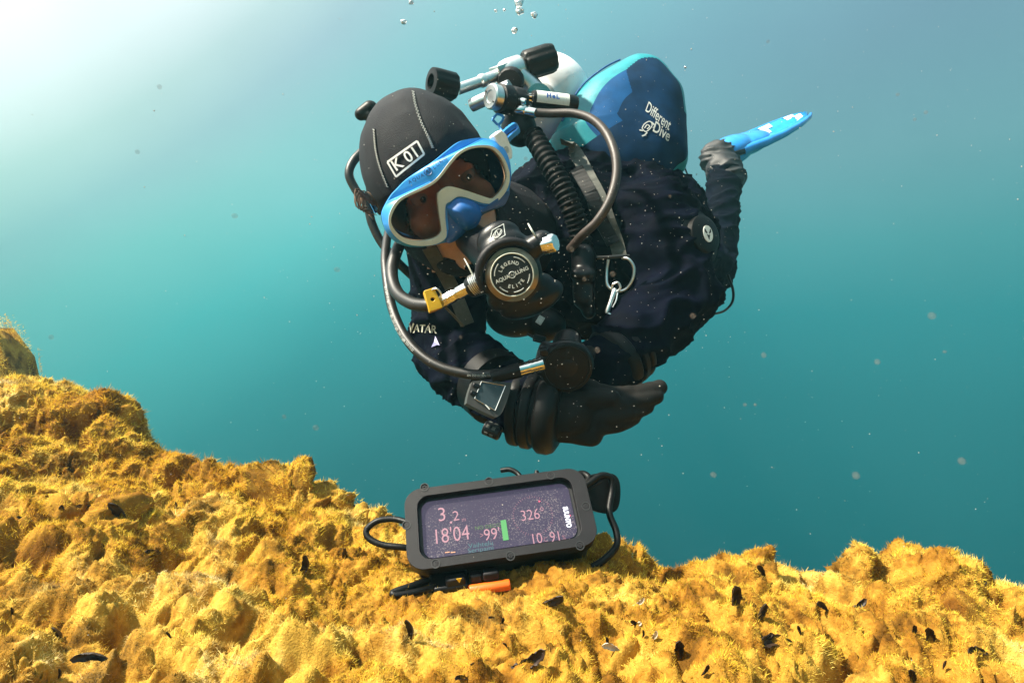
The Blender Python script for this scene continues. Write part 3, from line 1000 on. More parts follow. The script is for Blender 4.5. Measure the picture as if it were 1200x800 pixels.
LOWS = [(487, 500), (520, 462), (560, 434), (650, 450), (720, 474), (786, 476), (868, 400), (893, 400), (862, 478), (800, 508), (730, 540), (680, 590), (640, 640), (580, 685), (530, 716), (494, 712), (496, 650)]
v_, f_ = dome(LOWS, 0.006, 0.000)
MB().add(v_, f_, MM).build('lower_skirt', M_blue_d, mask)
NOSE = [(496, 500), (512, 478), (560, 440), (620, 444), (680, 470), (712, 520), (704, 576), (672, 622), (636, 640), (590, 630), (548, 588), (515, 545)]
v_, f_ = dome(NOSE, 0.014, 0.0035, pw=3.2)
MB().add(v_, f_, MM).build('nose_pocket', M_blue_n, mask)
# lettering along the top of the frame
fr_bvh = bvh_of(fm.mesh('tmpf'))
for s_, cx, cy, an in (('A', 480.5, 213.5, 27), ('Q', 485.5, 211, 27), ('U', 490.5, 208.5, 27), ('A', 495, 206, 28), ('L', 509, 196.5, 36), ('U', 513, 193, 37), ('N', 517, 189.5, 38), ('G', 521, 186, 39)):
    drape_text('lettering', s_, 6, (cx, cy), an, fr_bvh, M_logo, mfr, 0.0008, bold=0.06)
lr = MB(); ctr, ln_ = hit(fr_bvh, 501.5, 201, 0.0006)
if ctr is None:
    ctr, ln_ = P(501.5, 201, .72), hf
ZM = frame(ctr, hx, z=ln_)
lr.tube([ZM @ Vector((0.0046 * math.cos(a), 0.0046 * math.sin(a), 0)) for a in np.linspace(0, 2 * math.pi, 24, endpoint=False)], 0.0005, 5, n=0, closed=True)
lr.tube([ZM @ Vector(p) for p in ((-0.003, -0.002, 0), (-0.0012, 0.0022, 0), (0.0012, -0.0022, 0), (0.003, 0.002, 0))], 0.0005, 5)
lr.build('logo', M_logo, mfr)
# buckle and strap
bk = MB()
BM = frame(P(588, 171, .735), P(595, 186, .74) - P(585, 164, .73), z=Vector((0.55, -0.8, 0.1)))
bk.prism([(-0.016, -0.008), (0.012, -0.007), (0.018, -0.003), (0.018, 0.004), (0.012, 0.008), (-0.010, 0.010), (-0.017, 0.006)], [], -0.006, 0.005, BM)
bko = bk.build('buckle', M_white, mask, True, 0.0015)
bp_ = MB(); bp_.prism([(0.0042 * math.cos(a) + 0.006, 0.0036 * math.sin(a)) for a in np.linspace(0, 2 * math.pi, 18, endpoint=False)], [(((0.003 * math.cos(a)) + 0.006), 0.0026 * math.sin(a)) for a in np.linspace(0, 2 * math.pi, 18, endpoint=False)] and [], 0.005, 0.0056, BM)
bp_.build('button', M_greyprint, bko, False)
sl = MB()
a0 = [P(583, 166, .745), P(590, 156, .75), P(601, 147, .765), P(606, 147, .772), P(608, 153, .772), P(600, 160, .755), P(592, 168, .748)]
sv, sf = [], []
cp = catmull(a0, 40)
wdir = (P(607, 160, .80) - P(601, 146, .76)).normalized()
for i, p in enumerate(cp):
    rip = 0.0006 * (i % 2)
    t_ = (cp[min(i + 1, 39)] - cp[max(i - 1, 0)]).normalized(); nn_ = t_.cross(wdir).normalized()
    sv += [p - wdir * 0.007 + nn_ * rip, p + wdir * 0.007 + nn_ * rip, p + wdir * 0.007 - nn_ * 0.002, p - wdir * 0.007 - nn_ * 0.002]
for i in range(39):
    for k in range(4):
        sf.append((i * 4 + k, i * 4 + (k + 1) % 4, i * 4 + 4 + (k + 1) % 4, i * 4 + 4 + k))
sl.add(sv, sf)
# the strap runs on round the back of the hood
sb = MB()
for sx in (-1, 1):
    pass
arc = []
for a in np.linspace(math.radians(-12), math.radians(186), 36):
    arc.append(H @ Vector((0.0865 * math.cos(a), -0.014 - 0.103 * math.sin(a), 0.012)))
v_, f_ = [], []
for p in arc:
    nn_ = (p - (Hc + hu * 0.012)).normalized()
    v_ += [p - hu * 0.011, p + hu * 0.011, p + hu * 0.011 + nn_ * 0.0025, p - hu * 0.011 + nn_ * 0.0025]
for i in range(len(arc) - 1):
    for k in range(4):
        f_.append((i * 4 + k, i * 4 + (k + 1) % 4, i * 4 + 4 + (k + 1) % 4, i * 4 + 4 + k))
sl.add(v_, f_)
sl.build('strap', M_blue, mask)

# ================================================================== regulator in the mouth
Rc = P(600, 322, 0.655)
rn = Vector((0.10, -0.97, -0.10)).normalized()
RM = frame(Rc, Vector((0.90, 0.0, 0.40)), z=rn) @ Matrix.Scale(0.87, 4)          # local z out of the cover
reg = thing('breathing_regulator', "black breathing regulator with bronzed ring and round cover in the diver's mouth", 'regulator', Rc)
m = MB()
m.ellipsoid(RM @ Matrix.Translation((0, 0.000, -0.018)), 0.040, 0.038, 0.020)
m.ellipsoid(RM @ Matrix.Translation((0.004, 0.030, -0.022)), 0.034, 0.026, 0.018)
m.ellipsoid(RM @ Matrix.Translation((0.004, 0.046, -0.030)), 0.030, 0.024, 0.016)
m.capsule(RM @ Vector((0, 0.010, -0.03)), H @ Vector((0, 0.085, -0.068)), 0.026, 0.020)
m.capsule(RM @ Vector((-0.048, 0.006, -0.022)), RM @ Vector((0.052, 0.022, -0.018)), 0.013, 0.013)
m.capsule(RM @ Vector((-0.024, -0.022, -0.028)), RM @ Vector((0.03, -0.03, -0.03)), 0.016, 0.016)
m.ellipsoid(RM @ Matrix.Translation((0.012, -0.040, -0.034)), 0.045, 0.022, 0.024)
rb = link('housing', remesh(m, 0.0022, 5), M_plastic, reg, True, 0, 180)
# cover: eight-sided bronzed ring round a black disc
cm_ = MB()
oct_ = smooth_loop([(0.0335 * math.cos(a), 0.0335 * math.sin(a)) for a in np.linspace(0, 2 * math.pi, 8, endpoint=False)], 48)
inner = [(0.0262 * math.cos(a), 0.0262 * math.sin(a)) for a in np.linspace(0, 2 * math.pi, 40, endpoint=False)]
cm_.prism(oct_, [inner], -0.010, 0.004, RM, 0, -0.006)
ring = cm_.build('cover_ring', M_goldring, reg, True, 0.0008, 30)
rim = MB(); rim.tube([RM @ Vector((0.0262 * math.cos(a), 0.0262 * math.sin(a), 0.004)) for a in np.linspace(0, 2 * math.pi, 48, endpoint=False)], 0.0007, 6, n=0, closed=True)
rim.build('cover_rim', M_cream, ring)
disc = MB().lathe([(0.0262, -0.004), (0.0258, 0.0022), (0.020, 0.0034), (0, 0.0040)], RM, 40).build('cover_disc', M_black, reg)
T = RM @ Matrix.Translation((0, 0, 0.0046))
def arc_text(s, rad, a_mid, size, flip, par, da=0.20):
    for k, ch in enumerate(s):
        o_ = (k - (len(s) - 1) / 2) * da
        a = a_mid + (o_ if flip else -o_)
        R_ = Matrix.Rotation(a - math.pi / 2 + (math.pi if flip else 0), 4, 'Z')
        print_on('lettering', ch, size, T @ Matrix.Translation((rad * math.cos(a), rad * math.sin(a), 0)) @ R_, M_white, par, bold=0.0002)


arc_text('LEGEND', 0.0150, math.radians(90), 0.0060, False, disc, 0.33)
arc_text('ELITE', 0.0145, math.radians(270), 0.0060, True, disc, 0.33)
print_on('lettering', 'AQUA', 0.0064, T @ Matrix.Translation((-0.0130, 0, 0)), M_white, disc, bold=0.0002)
print_on('lettering', 'LUNG', 0.0064, T @ Matrix.Translation((0.0130, 0, 0)), M_white, disc, bold=0.0002)
am = MB()
for a0_, a1_ in ((20, 62), (118, 160), (200, 232), (308, 340), (252, 288)):
    am.tube([T @ Vector((0.0215 * math.cos(math.radians(a)), 0.0215 * math.sin(math.radians(a)), 0)) for a in np.linspace(a0_, a1_, 8)], 0.0006, 5, n=0)
am.tube([T @ Vector((0.0038 * math.cos(a), 0.0038 * math.sin(a), 0)) for a in np.linspace(0, 2 * math.pi, 18, endpoint=False)], 0.0005, 5, n=0, closed=True)
am.tube([T @ Vector(p) for p in ((-0.002, -0.0015, 0), (-0.0008, 0.0016, 0), (0.0008, -0.0016, 0), (0.002, 0.0015, 0))], 0.0004, 5)
am.build('cover_marks', M_greyprint, disc)
# brow with vents above the cover
bw = MB()
for k in range(1):
    bw.tube([RM @ Vector((0.041 * math.cos(a), 0.041 * math.sin(a), -0.004 + 0.002 * math.sin(a))) for a in np.linspace(math.radians(28), math.radians(185), 16)], [0.003, 0.0055, 0.0055, 0.003], 10, n=0)
bw.build('brow', M_satin, reg)
reg_bvh = bvh_of(rb.data)
# diamond badge
dm = MB(); dp = [(577, 270), (590, 263), (592, 276), (580, 283), (575, 279)]
for i in range(5):
    a, d_ = dp[i], dp[(i + 1) % 5]
    drape_line(dm, [a, ((a[0] + d_[0]) / 2, (a[1] + d_[1]) / 2), d_], 0.0008, reg_bvh, 0.0006, 0.0004, 0.66)
for k in range(14):
    pass
drape_line(dm, [(578, 276), (582, 270), (587, 269), (588, 273), (584, 278), (579, 279), (578, 276)], 0.0006, reg_bvh, 0.0006, 0.0004, 0.66)
drape_line(dm, [(580, 277), (582, 271), (585, 276), (587, 270)], 0.0006, reg_bvh, 0.0006, 0.0004, 0.66)
dm.build('badge', M_greyprint, rb, False)
# chrome knob on the right with its lever
k0, k1 = P(624, 291, .672), P(656, 283, .655)
KM = zframe(k0, k1 - k0)
MB().lathe([(0.008, 0), (0.010, 0.002), (0.010, 0.009), (0.006, 0.011)], KM, 24).build('knob_collar', M_plastic, reg)
MB().lathe([(0.006, 0.009), (0.009, 0.011), (0.009, 0.014), (0.0105, 0.015), (0.0105, 0.027), (0.009, 0.029), (0, 0.0292)], KM, 36, rib=lambda a, z: 1 - (0.06 if (a * 9 / math.pi) % 2 < 0.8 and z > 0.0145 else 0)).build('knob', M_chrome, reg)
zt = MB(); zt.tube([P(619, 262, .66), P(624, 271, .655), P(629, 279, .66)], [0.0010, 0.0014, 0.0016], 8, flat=0.6)
zt.build('zip_tie', M_cream, reg)
zt = MB(); zt.tube([P(544, 303, .67), P(549, 312, .665), P(555, 324, .665)], [0.0006, 0.0009, 0.0009], 8)
zt.build('zip_tie', M_cream, reg)
# hose connector
c0, c1 = P(563, 330, .668), P(512, 357, .685)
KM = zframe(c0, c1 - c0); Lc = (c1 - c0).length
MB().lathe([(0.008, 0), (0.0095, Lc * 0.05), (0.0095, Lc * 0.22), (0.0078, Lc * 0.24), (0.0078, Lc * 0.5), (0.0068, Lc * 0.52), (0.0068, Lc * 0.6), (0.0074, Lc * 0.62), (0.0074, Lc * 0.95), (0.006, Lc)], KM, 6).build('hose_nut', M_chrome, reg, True, 0.0006)
co = MB(); co.tube([KM @ Vector((0.0112 * math.cos(t), 0.0112 * math.sin(t), Lc * (0.0 + 0.012 * t / 2))) for t in np.linspace(0, 10 * math.pi, 100)], 0.0008, 6, n=0)
co.build('coil', M_alu, reg)
hs = MB(); hs.tube([P(560, 170, 1.0), P(510, 215, .98), P(482, 262, .88), P(466, 292, .80), P(459, 318, .77), P(465, 342, .74), P(482, 355, .71), P(502, 358, .69), P(516, 355, .684)], 0.0078, 14, n=90)
hs.build('hose', M_hose, reg)
yt = MB(); YM = frame(P(506, 351, .68), P(510, 362, .68) - P(502, 340, .68), z=Vector((0.2, -1, 0.1)))
yt.prism([(-0.011, -0.006), (0.013, -0.0075), (0.013, 0.0075), (-0.011, 0.006)], [[(0.0022 * math.cos(a) + 0.001, 0.0022 * math.sin(a)) for a in np.linspace(0, 2 * math.pi, 12, endpoint=False)]], -0.008, 0.009, YM)
yt.build('hose_tag', M_yellow, reg, True, 0.0018)
rl = MB(); rl.tube([P(503, 342, .675), P(511, 338, .67), P(517, 345, .672), P(512, 352, .676)], 0.0011, 8)
rl.build('split_ring', M_alu, reg)
sp = MB(); sp.tube([P(520, 358, .69), P(532, 370, .70), P(543, 382, .71)], 0.0024, 8, flat=0.5)
sp.build('cord_tail', M_web, reg)

# ================================================================== spare regulator and long hose
oc = P(664, 430, 0.705); on = Vector((0.05, -0.95, -0.25)).normalized()
OM = frame(oc, Vector((0.95, 0, 0.14)), z=on)
spare = thing('spare_regulator', "all black spare regulator clipped low on the diver's chest above the hands", 'regulator', oc)
m = MB(); m.ellipsoid(OM @ Matrix.Translation((0, 0, -0.012)), 0.034, 0.030, 0.018); m.capsule(OM @ Vector((0, 0, -0.02)), OM @ Vector((0.01, 0.012, -0.06)), 0.022, 0.018)
m.capsule(OM @ Vector((-0.03, 0.0, -0.012)), OM @ Vector((-0.02, 0.022, -0.014)), 0.009, 0.009)
link('housing', remesh(m, 0.0025, 4), M_plastic, spare, True, 0, 180)
cv = MB().lathe([(0.029, -0.004), (0.030, 0.002), (0.028, 0.004), (0.026, 0.0042), (0.0255, 0.0030), (0.012, 0.0046), (0, 0.005)], OM, 44).build('cover', M_rubber, spare)
print_on('lettering', 'AQUA LUNG', 0.0052, OM @ Matrix.Translation((0, 0.004, 0.0054)), M_satin, cv)
lv = MB(); lv.box(frame(P(637, 412, .70), Vector((1, 0, 0.1)), z=on), 0.010, 0.009, 0.012)
lv.build('lever', M_plastic, spare, True, 0.002)
f0, f1 = P(633, 427, .70), P(607, 434, .70)
KM = zframe(f0, f1 - f0); Lc = (f1 - f0).length
MB().lathe([(0.008, -0.004), (0.0085, 0.0), (0.0078, Lc * 0.1), (0.0085, Lc * 0.2), (0.0076, Lc * 0.3), (0.0085, Lc * 0.4), (0.0076, Lc * 0.5), (0.0078, Lc * 0.95), (0.005, Lc)], KM, 20).build('fitting', M_chrome, spare)
MB().lathe([(0.0085, Lc * 0.9), (0.0085, Lc * 1.3), (0.0075, Lc * 1.9), (0.0068, Lc * 2.2)], KM, 20, rib=lambda a, z: 1 + 0.05 * math.sin(a * 8)).build('hose_sleeve', M_rubber, spare)
hs = MB(); hs.tube([P(500, 250, .98), P(462, 262, .90), P(452, 292, .84), P(453, 325, .80), P(461, 365, .77), P(480, 402, .74), P(510, 427, .72), P(548, 438, .71), P(582, 438, .705), P(609, 433, .70)], 0.0060, 14, n=110)
hso = hs.build('hose', M_hose, spare)
h_bvh = bvh_of(hso.data)
for px_, py_, an_ in ((453.5, 345, -79), (457, 362, -74), (462, 378, -67), (469, 392, -57), (478, 404, -48), (557, 440, -2), (575, 440, 2)):
    drape_text('hose_print', 'EN 250 0123', 3.6, (px_, py_), an_, h_bvh, M_greyprint, hso, 0.0004)

# ================================================================== hoses looping behind the hood
gauge = thing('gauge_hose', "thin black gauge hose looping out behind the left side of the hood", 'hose', P(425, 210, .92))
hs = MB(); hs.tube([P(560, 160, 1.0), P(490, 165, 1.0), P(440, 171, .95), P(419, 183, .93), P(409, 202, .92), P(416, 221, .92), P(430, 240, .92), P(436, 262, .92), P(447, 284, .92), P(465, 306, .92), P(490, 330, .95)], 0.0066, 14, n=110)
hs.build('hose', M_hose, gauge)
hs = MB(); hs.tube([P(447, 250, .90), P(436, 235, .90), P(432, 218, .91), P(436, 208, .93), P(450, 195, .96)], 0.0045, 10, n=40)
hs.build('bungee', M_rubber, gauge)

# tip of the inflator / dump toggle behind the head
tg = thing('black_toggle', 'small black rubber toggle sticking out behind the hood', 'toggle', P(432, 135, .95))
m = MB(); m.capsule(P(423, 134, .95), P(434, 127, .95), 0.010, 0.012); m.capsule(P(434, 127, .95), P(438, 122, .95), 0.012, 0.004); m.capsule(P(434, 136, .95), P(440, 146, .95), 0.011, 0.006)
link('toggle', remesh(m, 0.0022, 3), M_rubber, tg, True, 0, 180)
st_ = MB(); st_.tube([P(437, 140, .95), P(446, 150, .97), P(460, 160, 1.0)], 0.004, 8); st_.build('stalk', M_rubber, tg)

# ================================================================== cylinder with valve
tax = Vector((0.13, 0.93, 0.33)).normalized()
Tc = P(641, 118, 1.13)
tank = thing('diving_cylinder', 'white diving cylinder with twin knob valve behind the hood', 'cylinder', Tc)
TM = zframe(Tc, tax)
R_ = 0.082
prof = [(0.016, -0.098), (0.024, -0.097)] + [(R_ * math.sin(t) ** 0.85, -0.015 - 0.080 * math.cos(t)) for t in np.linspace(0.30, math.pi / 2, 14)] + [(R_, 0.05), (R_, 0.52), (R_ * 0.97, 0.55), (R_ * 0.85, 0.565), (0, 0.57)]
shell = MB().lathe(prof, TM, 56).build('shell', M_tank, tank)
sh_bvh = bvh_of(shell.data)
for k, (s_, py_) in enumerate((('M25x2', 88), ('200 BAR', 93), ('12 L', 98), ('PT300', 103))):
    drape_text('stamping', s_, 5, (664, py_), 80, sh_bvh, M_tank, shell, 0.0006, bold=0.1)
nk = P(597, 99, 1.0)
MB().lathe([(0.022, -0.10), (0.024, -0.125), (0.020, -0.15), (0.020, -0.17)], TM, 28).build('valve_neck', M_chrome, tank)
vb0, vb1 = P(536, 105, .955), P(648, 66, 1.02)
bar = MB(); KM = zframe(vb0, vb1 - vb0); Lb = (vb1 - vb0).length
bar.lathe([(0.0085, 0), (0.0085, Lb * 0.22), (0.0105, Lb * 0.23), (0.0105, Lb * 0.27), (0.009, Lb * 0.28), (0.0095, Lb * 0.42), (0.018, Lb * 0.46), (0.020, Lb * 0.52), (0.020, Lb * 0.64), (0.014, Lb * 0.68), (0.013, Lb * 0.86), (0.009, Lb * 0.9), (0.009, Lb)], KM, 28)
bar.capsule(KM @ Vector((0, 0, Lb * 0.58)), TM @ Vector((0, 0, -0.13)), 0.018, 0.018)
bar.box(frame(P(592, 79, .985), vb1 - vb0, z=Vector((0, -0.3, 1))), 0.044, 0.030, 0.012)
bar.lathe([(0.010, 0), (0.010, 0.05), (0.012, 0.052), (0.012, 0.07)], zframe(P(552, 124, .945), P(576, 113, .93) - P(552, 124, .945)), 24)
bar.build('valve_body', M_alu, tank, True, 0.0015)
MB().lathe([(0.014, 0), (0.020, 0.003), (0.0215, 0.008), (0.0215, 0.016), (0.019, 0.021), (0.012, 0.022)], zframe(P(600, 93, .985), Vector((-0.15, -0.75, -0.55))), 36, rib=lambda a, z: 1 + 0.02 * math.sin(a * 20)).build('union_wheel', M_satin, tank)
grip = lambda a, z: 1 - 0.07 * (1 if math.sin(a * 7) > 0.45 else 0)
ka = vb1 - vb0
KM = zframe(P(614, 78, .995), P(652, 66, 1.005) - P(614, 78, .995))
MB().lathe([(0.012, 0.0), (0.021, 0.002), (0.0235, 0.006), (0.0235, 0.046), (0.0215, 0.053), (0.014, 0.055), (0.012, 0.052), (0, 0.052)], KM, 56, rib=grip).build('valve_knob', M_rubber, tank)
KM = zframe(P(534, 103, .95), P(503, 95, .925) - P(534, 103, .95))
MB().lathe([(0.010, 0.0), (0.0195, 0.002), (0.022, 0.006), (0.022, 0.036), (0.0205, 0.042), (0.0115, 0.043), (0.0105, 0.040), (0.0100, 0.030), (0, 0.030)], KM, 56, rib=lambda a, z: grip(a, z) if z < 0.041 else 1).build('valve_knob', M_rubber, tank)

# ================================================================== first stage with its hoses
fs = thing('regulator_first_stage', 'chrome and black first stage with a brown hose arching over the shoulder', 'regulator', P(590, 118, .93))
f0, f1 = P(574, 113, .905), P(616, 122, .945)
KM = zframe(f0, f1 - f0)
fso = MB().lathe([(0, 0.0014), (0.0085, 0.0014), (0.0095, 0.0), (0.0165, 0.0), (0.0185, 0.002), (0.0185, 0.014), (0.0165, 0.016)], KM, 40).build('cap', M_alu, fs)
MB().lathe([(0.0165, 0.015), (0.0215, 0.017), (0.0215, 0.034), (0.019, 0.037), (0.0215, 0.040), (0.0215, 0.056), (0.016, 0.062), (0.010, 0.066)], KM, 40, rib=lambda a, z: 1 - (0.03 if math.sin(a * 12) > 0.5 and z > 0.036 else 0)).build('housing', M_satin, fs)
for a in (0.9, 0.9 + math.pi):
    pn = MB(); pn.lathe([(0.0016, 0), (0.0016, 0.0008), (0, 0.0009)], KM @ Matrix.Translation((0.0132 * math.cos(a), 0.0132 * math.sin(a), 0)) @ Matrix.Rotation(math.pi, 4, 'X'), 12)
    pn.build('pin_hole', M_black, fso)
lowb = MB(); lowb.ellipsoid(zframe(P(608, 150, .95), Vector((0.3, -0.6, -0.5))), 0.026, 0.028, 0.036)
lowb.build('lower_body', M_rubber, fs)
for nm, a_, b2, r_ in (('hose_nut', P(605, 128, .925), P(628, 133, .915), 0.0085), ('port_plug', P(604, 116, .92), P(616, 120, .915), 0.006)):
    KM2 = zframe(a_, b2 - a_); L2 = (b2 - a_).length
    MB().lathe([(r_ * 0.9, 0), (r_, L2 * 0.1), (r_, L2 * 0.45), (r_ * 0.85, L2 * 0.5), (r_ * 0.9, L2 * 0.55), (r_ * 0.9, L2), (r_ * 0.6, L2 * 1.03)], KM2, 16).build(nm, M_chrome, fs)
hs = MB(); hs.tube([P(622, 132, .918), P(645, 133, .912), P(672, 133, .90), P(694, 140, .885), P(711, 157, .868), P(721, 182, .85), P(722, 208, .84), P(714, 236, .835), P(699, 260, .84), P(682, 276, .855), P(668, 292, .88)], 0.0064, 14, n=110)
hs.build('inflator_hose', mat('brown rubber hose', (0.038, 0.027, 0.022), 0.45, var=0.25, scale=90, bump=0.25, bscale=1500), fs)
bt = MB(); bt.tube([P(577, 140, .92), P(583, 134, .92), P(590, 138, .92), P(584, 146, .925), P(577, 140, .92)], 0.002, 8)
bt.tube([P(584, 146, .925), P(588, 155, .92), P(581, 160, .92)], 0.0018, 8)
bt.build('blue_cord', M_blue, fs)

# transmitter with the hand-written label
tr = thing('pressure_transmitter', 'black pod transmitter with a white hand lettered label beside the cylinder', 'transmitter', P(640, 118, .94))
t0, t1 = P(618, 115, .935), P(676, 122, .955)
KM = frame(t0, t1 - t0, z=Vector((0, -1, 0.12)))
Lt = (t1 - t0).length
KL = KM @ Matrix.Rotation(math.pi / 2, 4, 'Y')
MB().lathe([(0.005, -0.008), (0.005, 0), (0.0065, 0.001), (0.0065, 0.006), (0.0115, 0.007), (0.0125, 0.010), (0.0125, Lt * 0.9), (0.0105, Lt), (0, Lt * 1.01)], KL, 32).build('pod', M_satin, tr)
MB().lathe([(0.0055, -0.006), (0.0055, 0.0), (0.0072, 0.0012), (0.0072, 0.0055), (0.006, 0.006)], KL, 6).build('stem', M_chrome, tr)
lb = MB()
v_, f_ = [], []
for i in range(9):
    a = math.radians(-48 + 96 * i / 8)
    for x_ in (0.012, Lt * 0.80):
        v_.append((x_, 0.0130 * math.sin(a), 0.0130 * math.cos(a)))
for i in range(8):
    f_.append((i * 2, i * 2 + 1, i * 2 + 3, i * 2 + 2))
lb.add(v_, f_, KM)
lbl = lb.build('paper_label', M_white, tr)
print_on('lettering', 'HeL', 0.0105, KM @ Matrix.Translation((Lt * 0.46, 0.0005, 0.01345)), M_pen, lbl, bold=0.0004, spacing=1.25)

# ================================================================== buoyancy wing with harness
wing = thing('buoyancy_wing', "teal and blue inflated buoyancy wing with harness bulging over the diver's shoulder", 'wing', P(740, 140, 1.06))
wn = Vector((0.10, -0.93, 0.30)).normalized()
WM = frame(P(738, 150, 1.06), Vector((1, 0.12, 0.0)), z=wn); WMi = WM.inverted()
WO = [(646, 172), (650, 158), (672, 116), (701, 90), (731, 75), (746, 71), (766, 75), (785, 92), (797, 110), (802, 138), (804, 176), (803, 198), (790, 208), (770, 226), (722, 230), (676, 205)]
wl = smooth_loop([(lambda p: (p.x, p.y))(WMi @ ray_plane(a, b_, WM.translation, wn)) for a, b_ in WO], 320)
wc = (WMi @ ray_plane(740, 158, WM.translation, wn)); wc = (wc.x, wc.y)
v_, f_, mi_ = [], [], []
NR = 56; n_ = len(wl)
Tk = 0.062
for side in (0, 1):
    for i in range(NR + 1):
        s_ = 1 - i / NR
        for j, (a, b_) in enumerate(wl):
            hgt = Tk * (1 - s_ ** 3.0) ** 0.5 * (1 if side == 0 else -1.1)
            wob = 0.0 * math.sin(j * 2 * math.pi / n_ * 23 + 2 * math.sin(i * 0.5)) * (s_ ** 2) * (1 - s_) * 4
            v_.append((wc[0] + (a - wc[0]) * s_, wc[1] + (b_ - wc[1]) * s_, hgt + wob))
for side in (0, 1):
    o_ = side * (NR + 1) * n_
    for i in range(NR):
        s_ = 1 - (i + 0.5) / NR
        for j in range(n_):
            q_ = (o_ + i * n_ + j, o_ + i * n_ + (j + 1) % n_, o_ + (i + 1) * n_ + (j + 1) % n_, o_ + (i + 1) * n_ + j)
            f_.append(q_ if side == 0 else q_[::-1])
            # wide teal edge on the near side, narrow one on the far side
            a, b_ = wl[j]
            ang = math.degrees(math.atan2(b_ - wc[1], a - wc[0]))
            lim = 0.66 if ang > 100 or ang < -150 else (0.84 if ang > 15 else 0.92)
            if 70 < ang <= 100:
                lim = 0.84 - 0.18 * (ang - 70) / 30
            inner_blue = (ang > 92 + 26 * (1 - s_) or ang < -150) and s_ > 0.3
            mi_.append((0 if s_ > lim else (1 if inner_blue else 2)) if side == 0 else 1)
wb = MB(); wb.v = [tuple(WM @ Vector(p)) for p in v_]; wb.f = f_; wb.mi = mi_
bl_me = wb.mesh('bladder')
c = co_of(bl_me); nr = no_of(bl_me)
set_co(bl_me, c + nr * (0.004 * perlin(c * 10 + 3) + 0.0015 * perlin(c * 26))[:, None])
bl = link('bladder', bl_me, [M_teal, M_bluefab, M_navyfab], wing, True, 0, 180)
bl_bvh = bvh_of(bl_me)
pg = MB()
idx_ = [j for j in range(n_) if 96 < math.degrees(math.atan2(wl[j][1] - wc[1], wl[j][0] - wc[0])) < 179]
idx_.sort(key=lambda j: math.atan2(wl[j][1] - wc[1], wl[j][0] - wc[0]))
pgp = []
for j in idx_:
    a, b_ = wl[j]; s_ = 0.965
    pgp.append(WM @ Vector((wc[0] + (a - wc[0]) * s_, wc[1] + (b_ - wc[1]) * s_, Tk * (1 - s_ ** 3) ** 0.5 + 0.004)))
pg.tube(pgp, 0.0016, 8, n=0)
pg.build('piping', M_logo, bl)
drape_text('lettering', 'Different', 16, (771, 137), -40, bl_bvh, M_greyprint, bl, 0.0015, xs=0.62, shear=-0.35, bold=0.1)
drape_text('lettering', 'Dive', 17, (775, 155), -34, bl_bvh, M_greyprint, bl, 0.0015, xs=0.72, shear=-0.3, bold=0.2)
# turtle shaped mark
tm = MB()
for ps, wd_ in ((((752, 151), (755, 146), (761, 143), (764, 147), (761, 152), (756, 155), (752, 151)), 0.0016), (((755, 151), (758, 147), (761, 149), (758, 152)), 0.0016), (((753, 154), (749, 153)), 0.0022), (((758, 156), (755, 159), (752, 160)), 0.0022), (((763, 144), (767, 148), (765, 151)), 0.0024)):
    drape_line(tm, list(ps), wd_, bl_bvh, 0.0012, 0.0006, 1.02)
tm.build('turtle_mark', M_greyprint, bl, False)
dc = MB(); dc.tube([P(800, 190, 1.05), P(805, 203, 1.06), P(812, 219, 1.08), P(822, 232, 1.12)], 0.0013, 6); dc.build('dump_cord', M_black, wing)
# backplate between wing and suit
bpm = MB(); ctr_ = P(690, 215, 1.16)
bpm.prism(smooth_loop([(-0.11, -0.13), (0.11, -0.13), (0.12, 0.10), (0.05, 0.15), (-0.05, 0.15), (-0.12, 0.10)], 40), [], -0.03, 0.03, frame(ctr_, Vector((1, 0.1, 0.1)), y=tax))
bpm.build('back_pad', M_rubber, wing, True, 0.006)
# shoulder straps
sm2 = MB(); drape_line(sm2, [(664, 168), (682, 196), (700, 230), (716, 268), (729, 300)], 0.021, body_bvh, 0.006, 0.003, 0.93)
ws = sm2.build('shoulder_strap', M_web, wing, False, 0.0008)
sm3 = MB(); drape_line(sm3, [(676, 200), (690, 226), (702, 254), (716, 290)], 0.020, body_bvh, 0.0095, 0.002, 0.93)
sm3.build('strap_pad', M_rubber, wing, False)
sm2 = MB(); drape_line(sm2, [(506, 286), (520, 312), (534, 345), (546, 378)], 0.020, body_bvh, 0.004, 0.003, 0.88)
sm2.build('shoulder_strap', M_web, wing, False, 0.0008)
# corrugated inflator hose
ch = MB(); ch.tube([P(624, 158, .93), P(640, 185, .905), P(655, 212, .89), P(668, 240, .885), P(678, 268, .89), P(684, 300, .90)], 0.0155, 20, n=170, rfun=lambda t: 1 + 0.085 * math.sin(t * 2 * math.pi * 24))
ch.build('corrugated_hose', mat('matt black rubber', (0.0016, 0.0015, 0.0016), 0.6, var=0.3, spec=0.12), wing)
im = MB(); im.capsule(P(684, 300, .885), P(684, 350, .88), 0.018, 0.016); im.capsule(P(676, 322, .868), P(690, 322, .868), 0.010, 0.010); im.capsule(P(684, 346, .88), P(690, 366, .88), 0.012, 0.010)
link('inflator_grip', remesh(im, 0.003, 3), M_plastic, wing, True, 0, 180)
ib = bvh_of(wing.children[-1].data)
for k, (s_, py_) in enumerate((('PRESS', 330), ('INFLATE', 338), ('AIR', 346))):
    drape_text('lettering', s_, 5, (681, py_), 2, ib, M_greyprint, wing.children[-1 - 0] if False else wing, 0.0008)
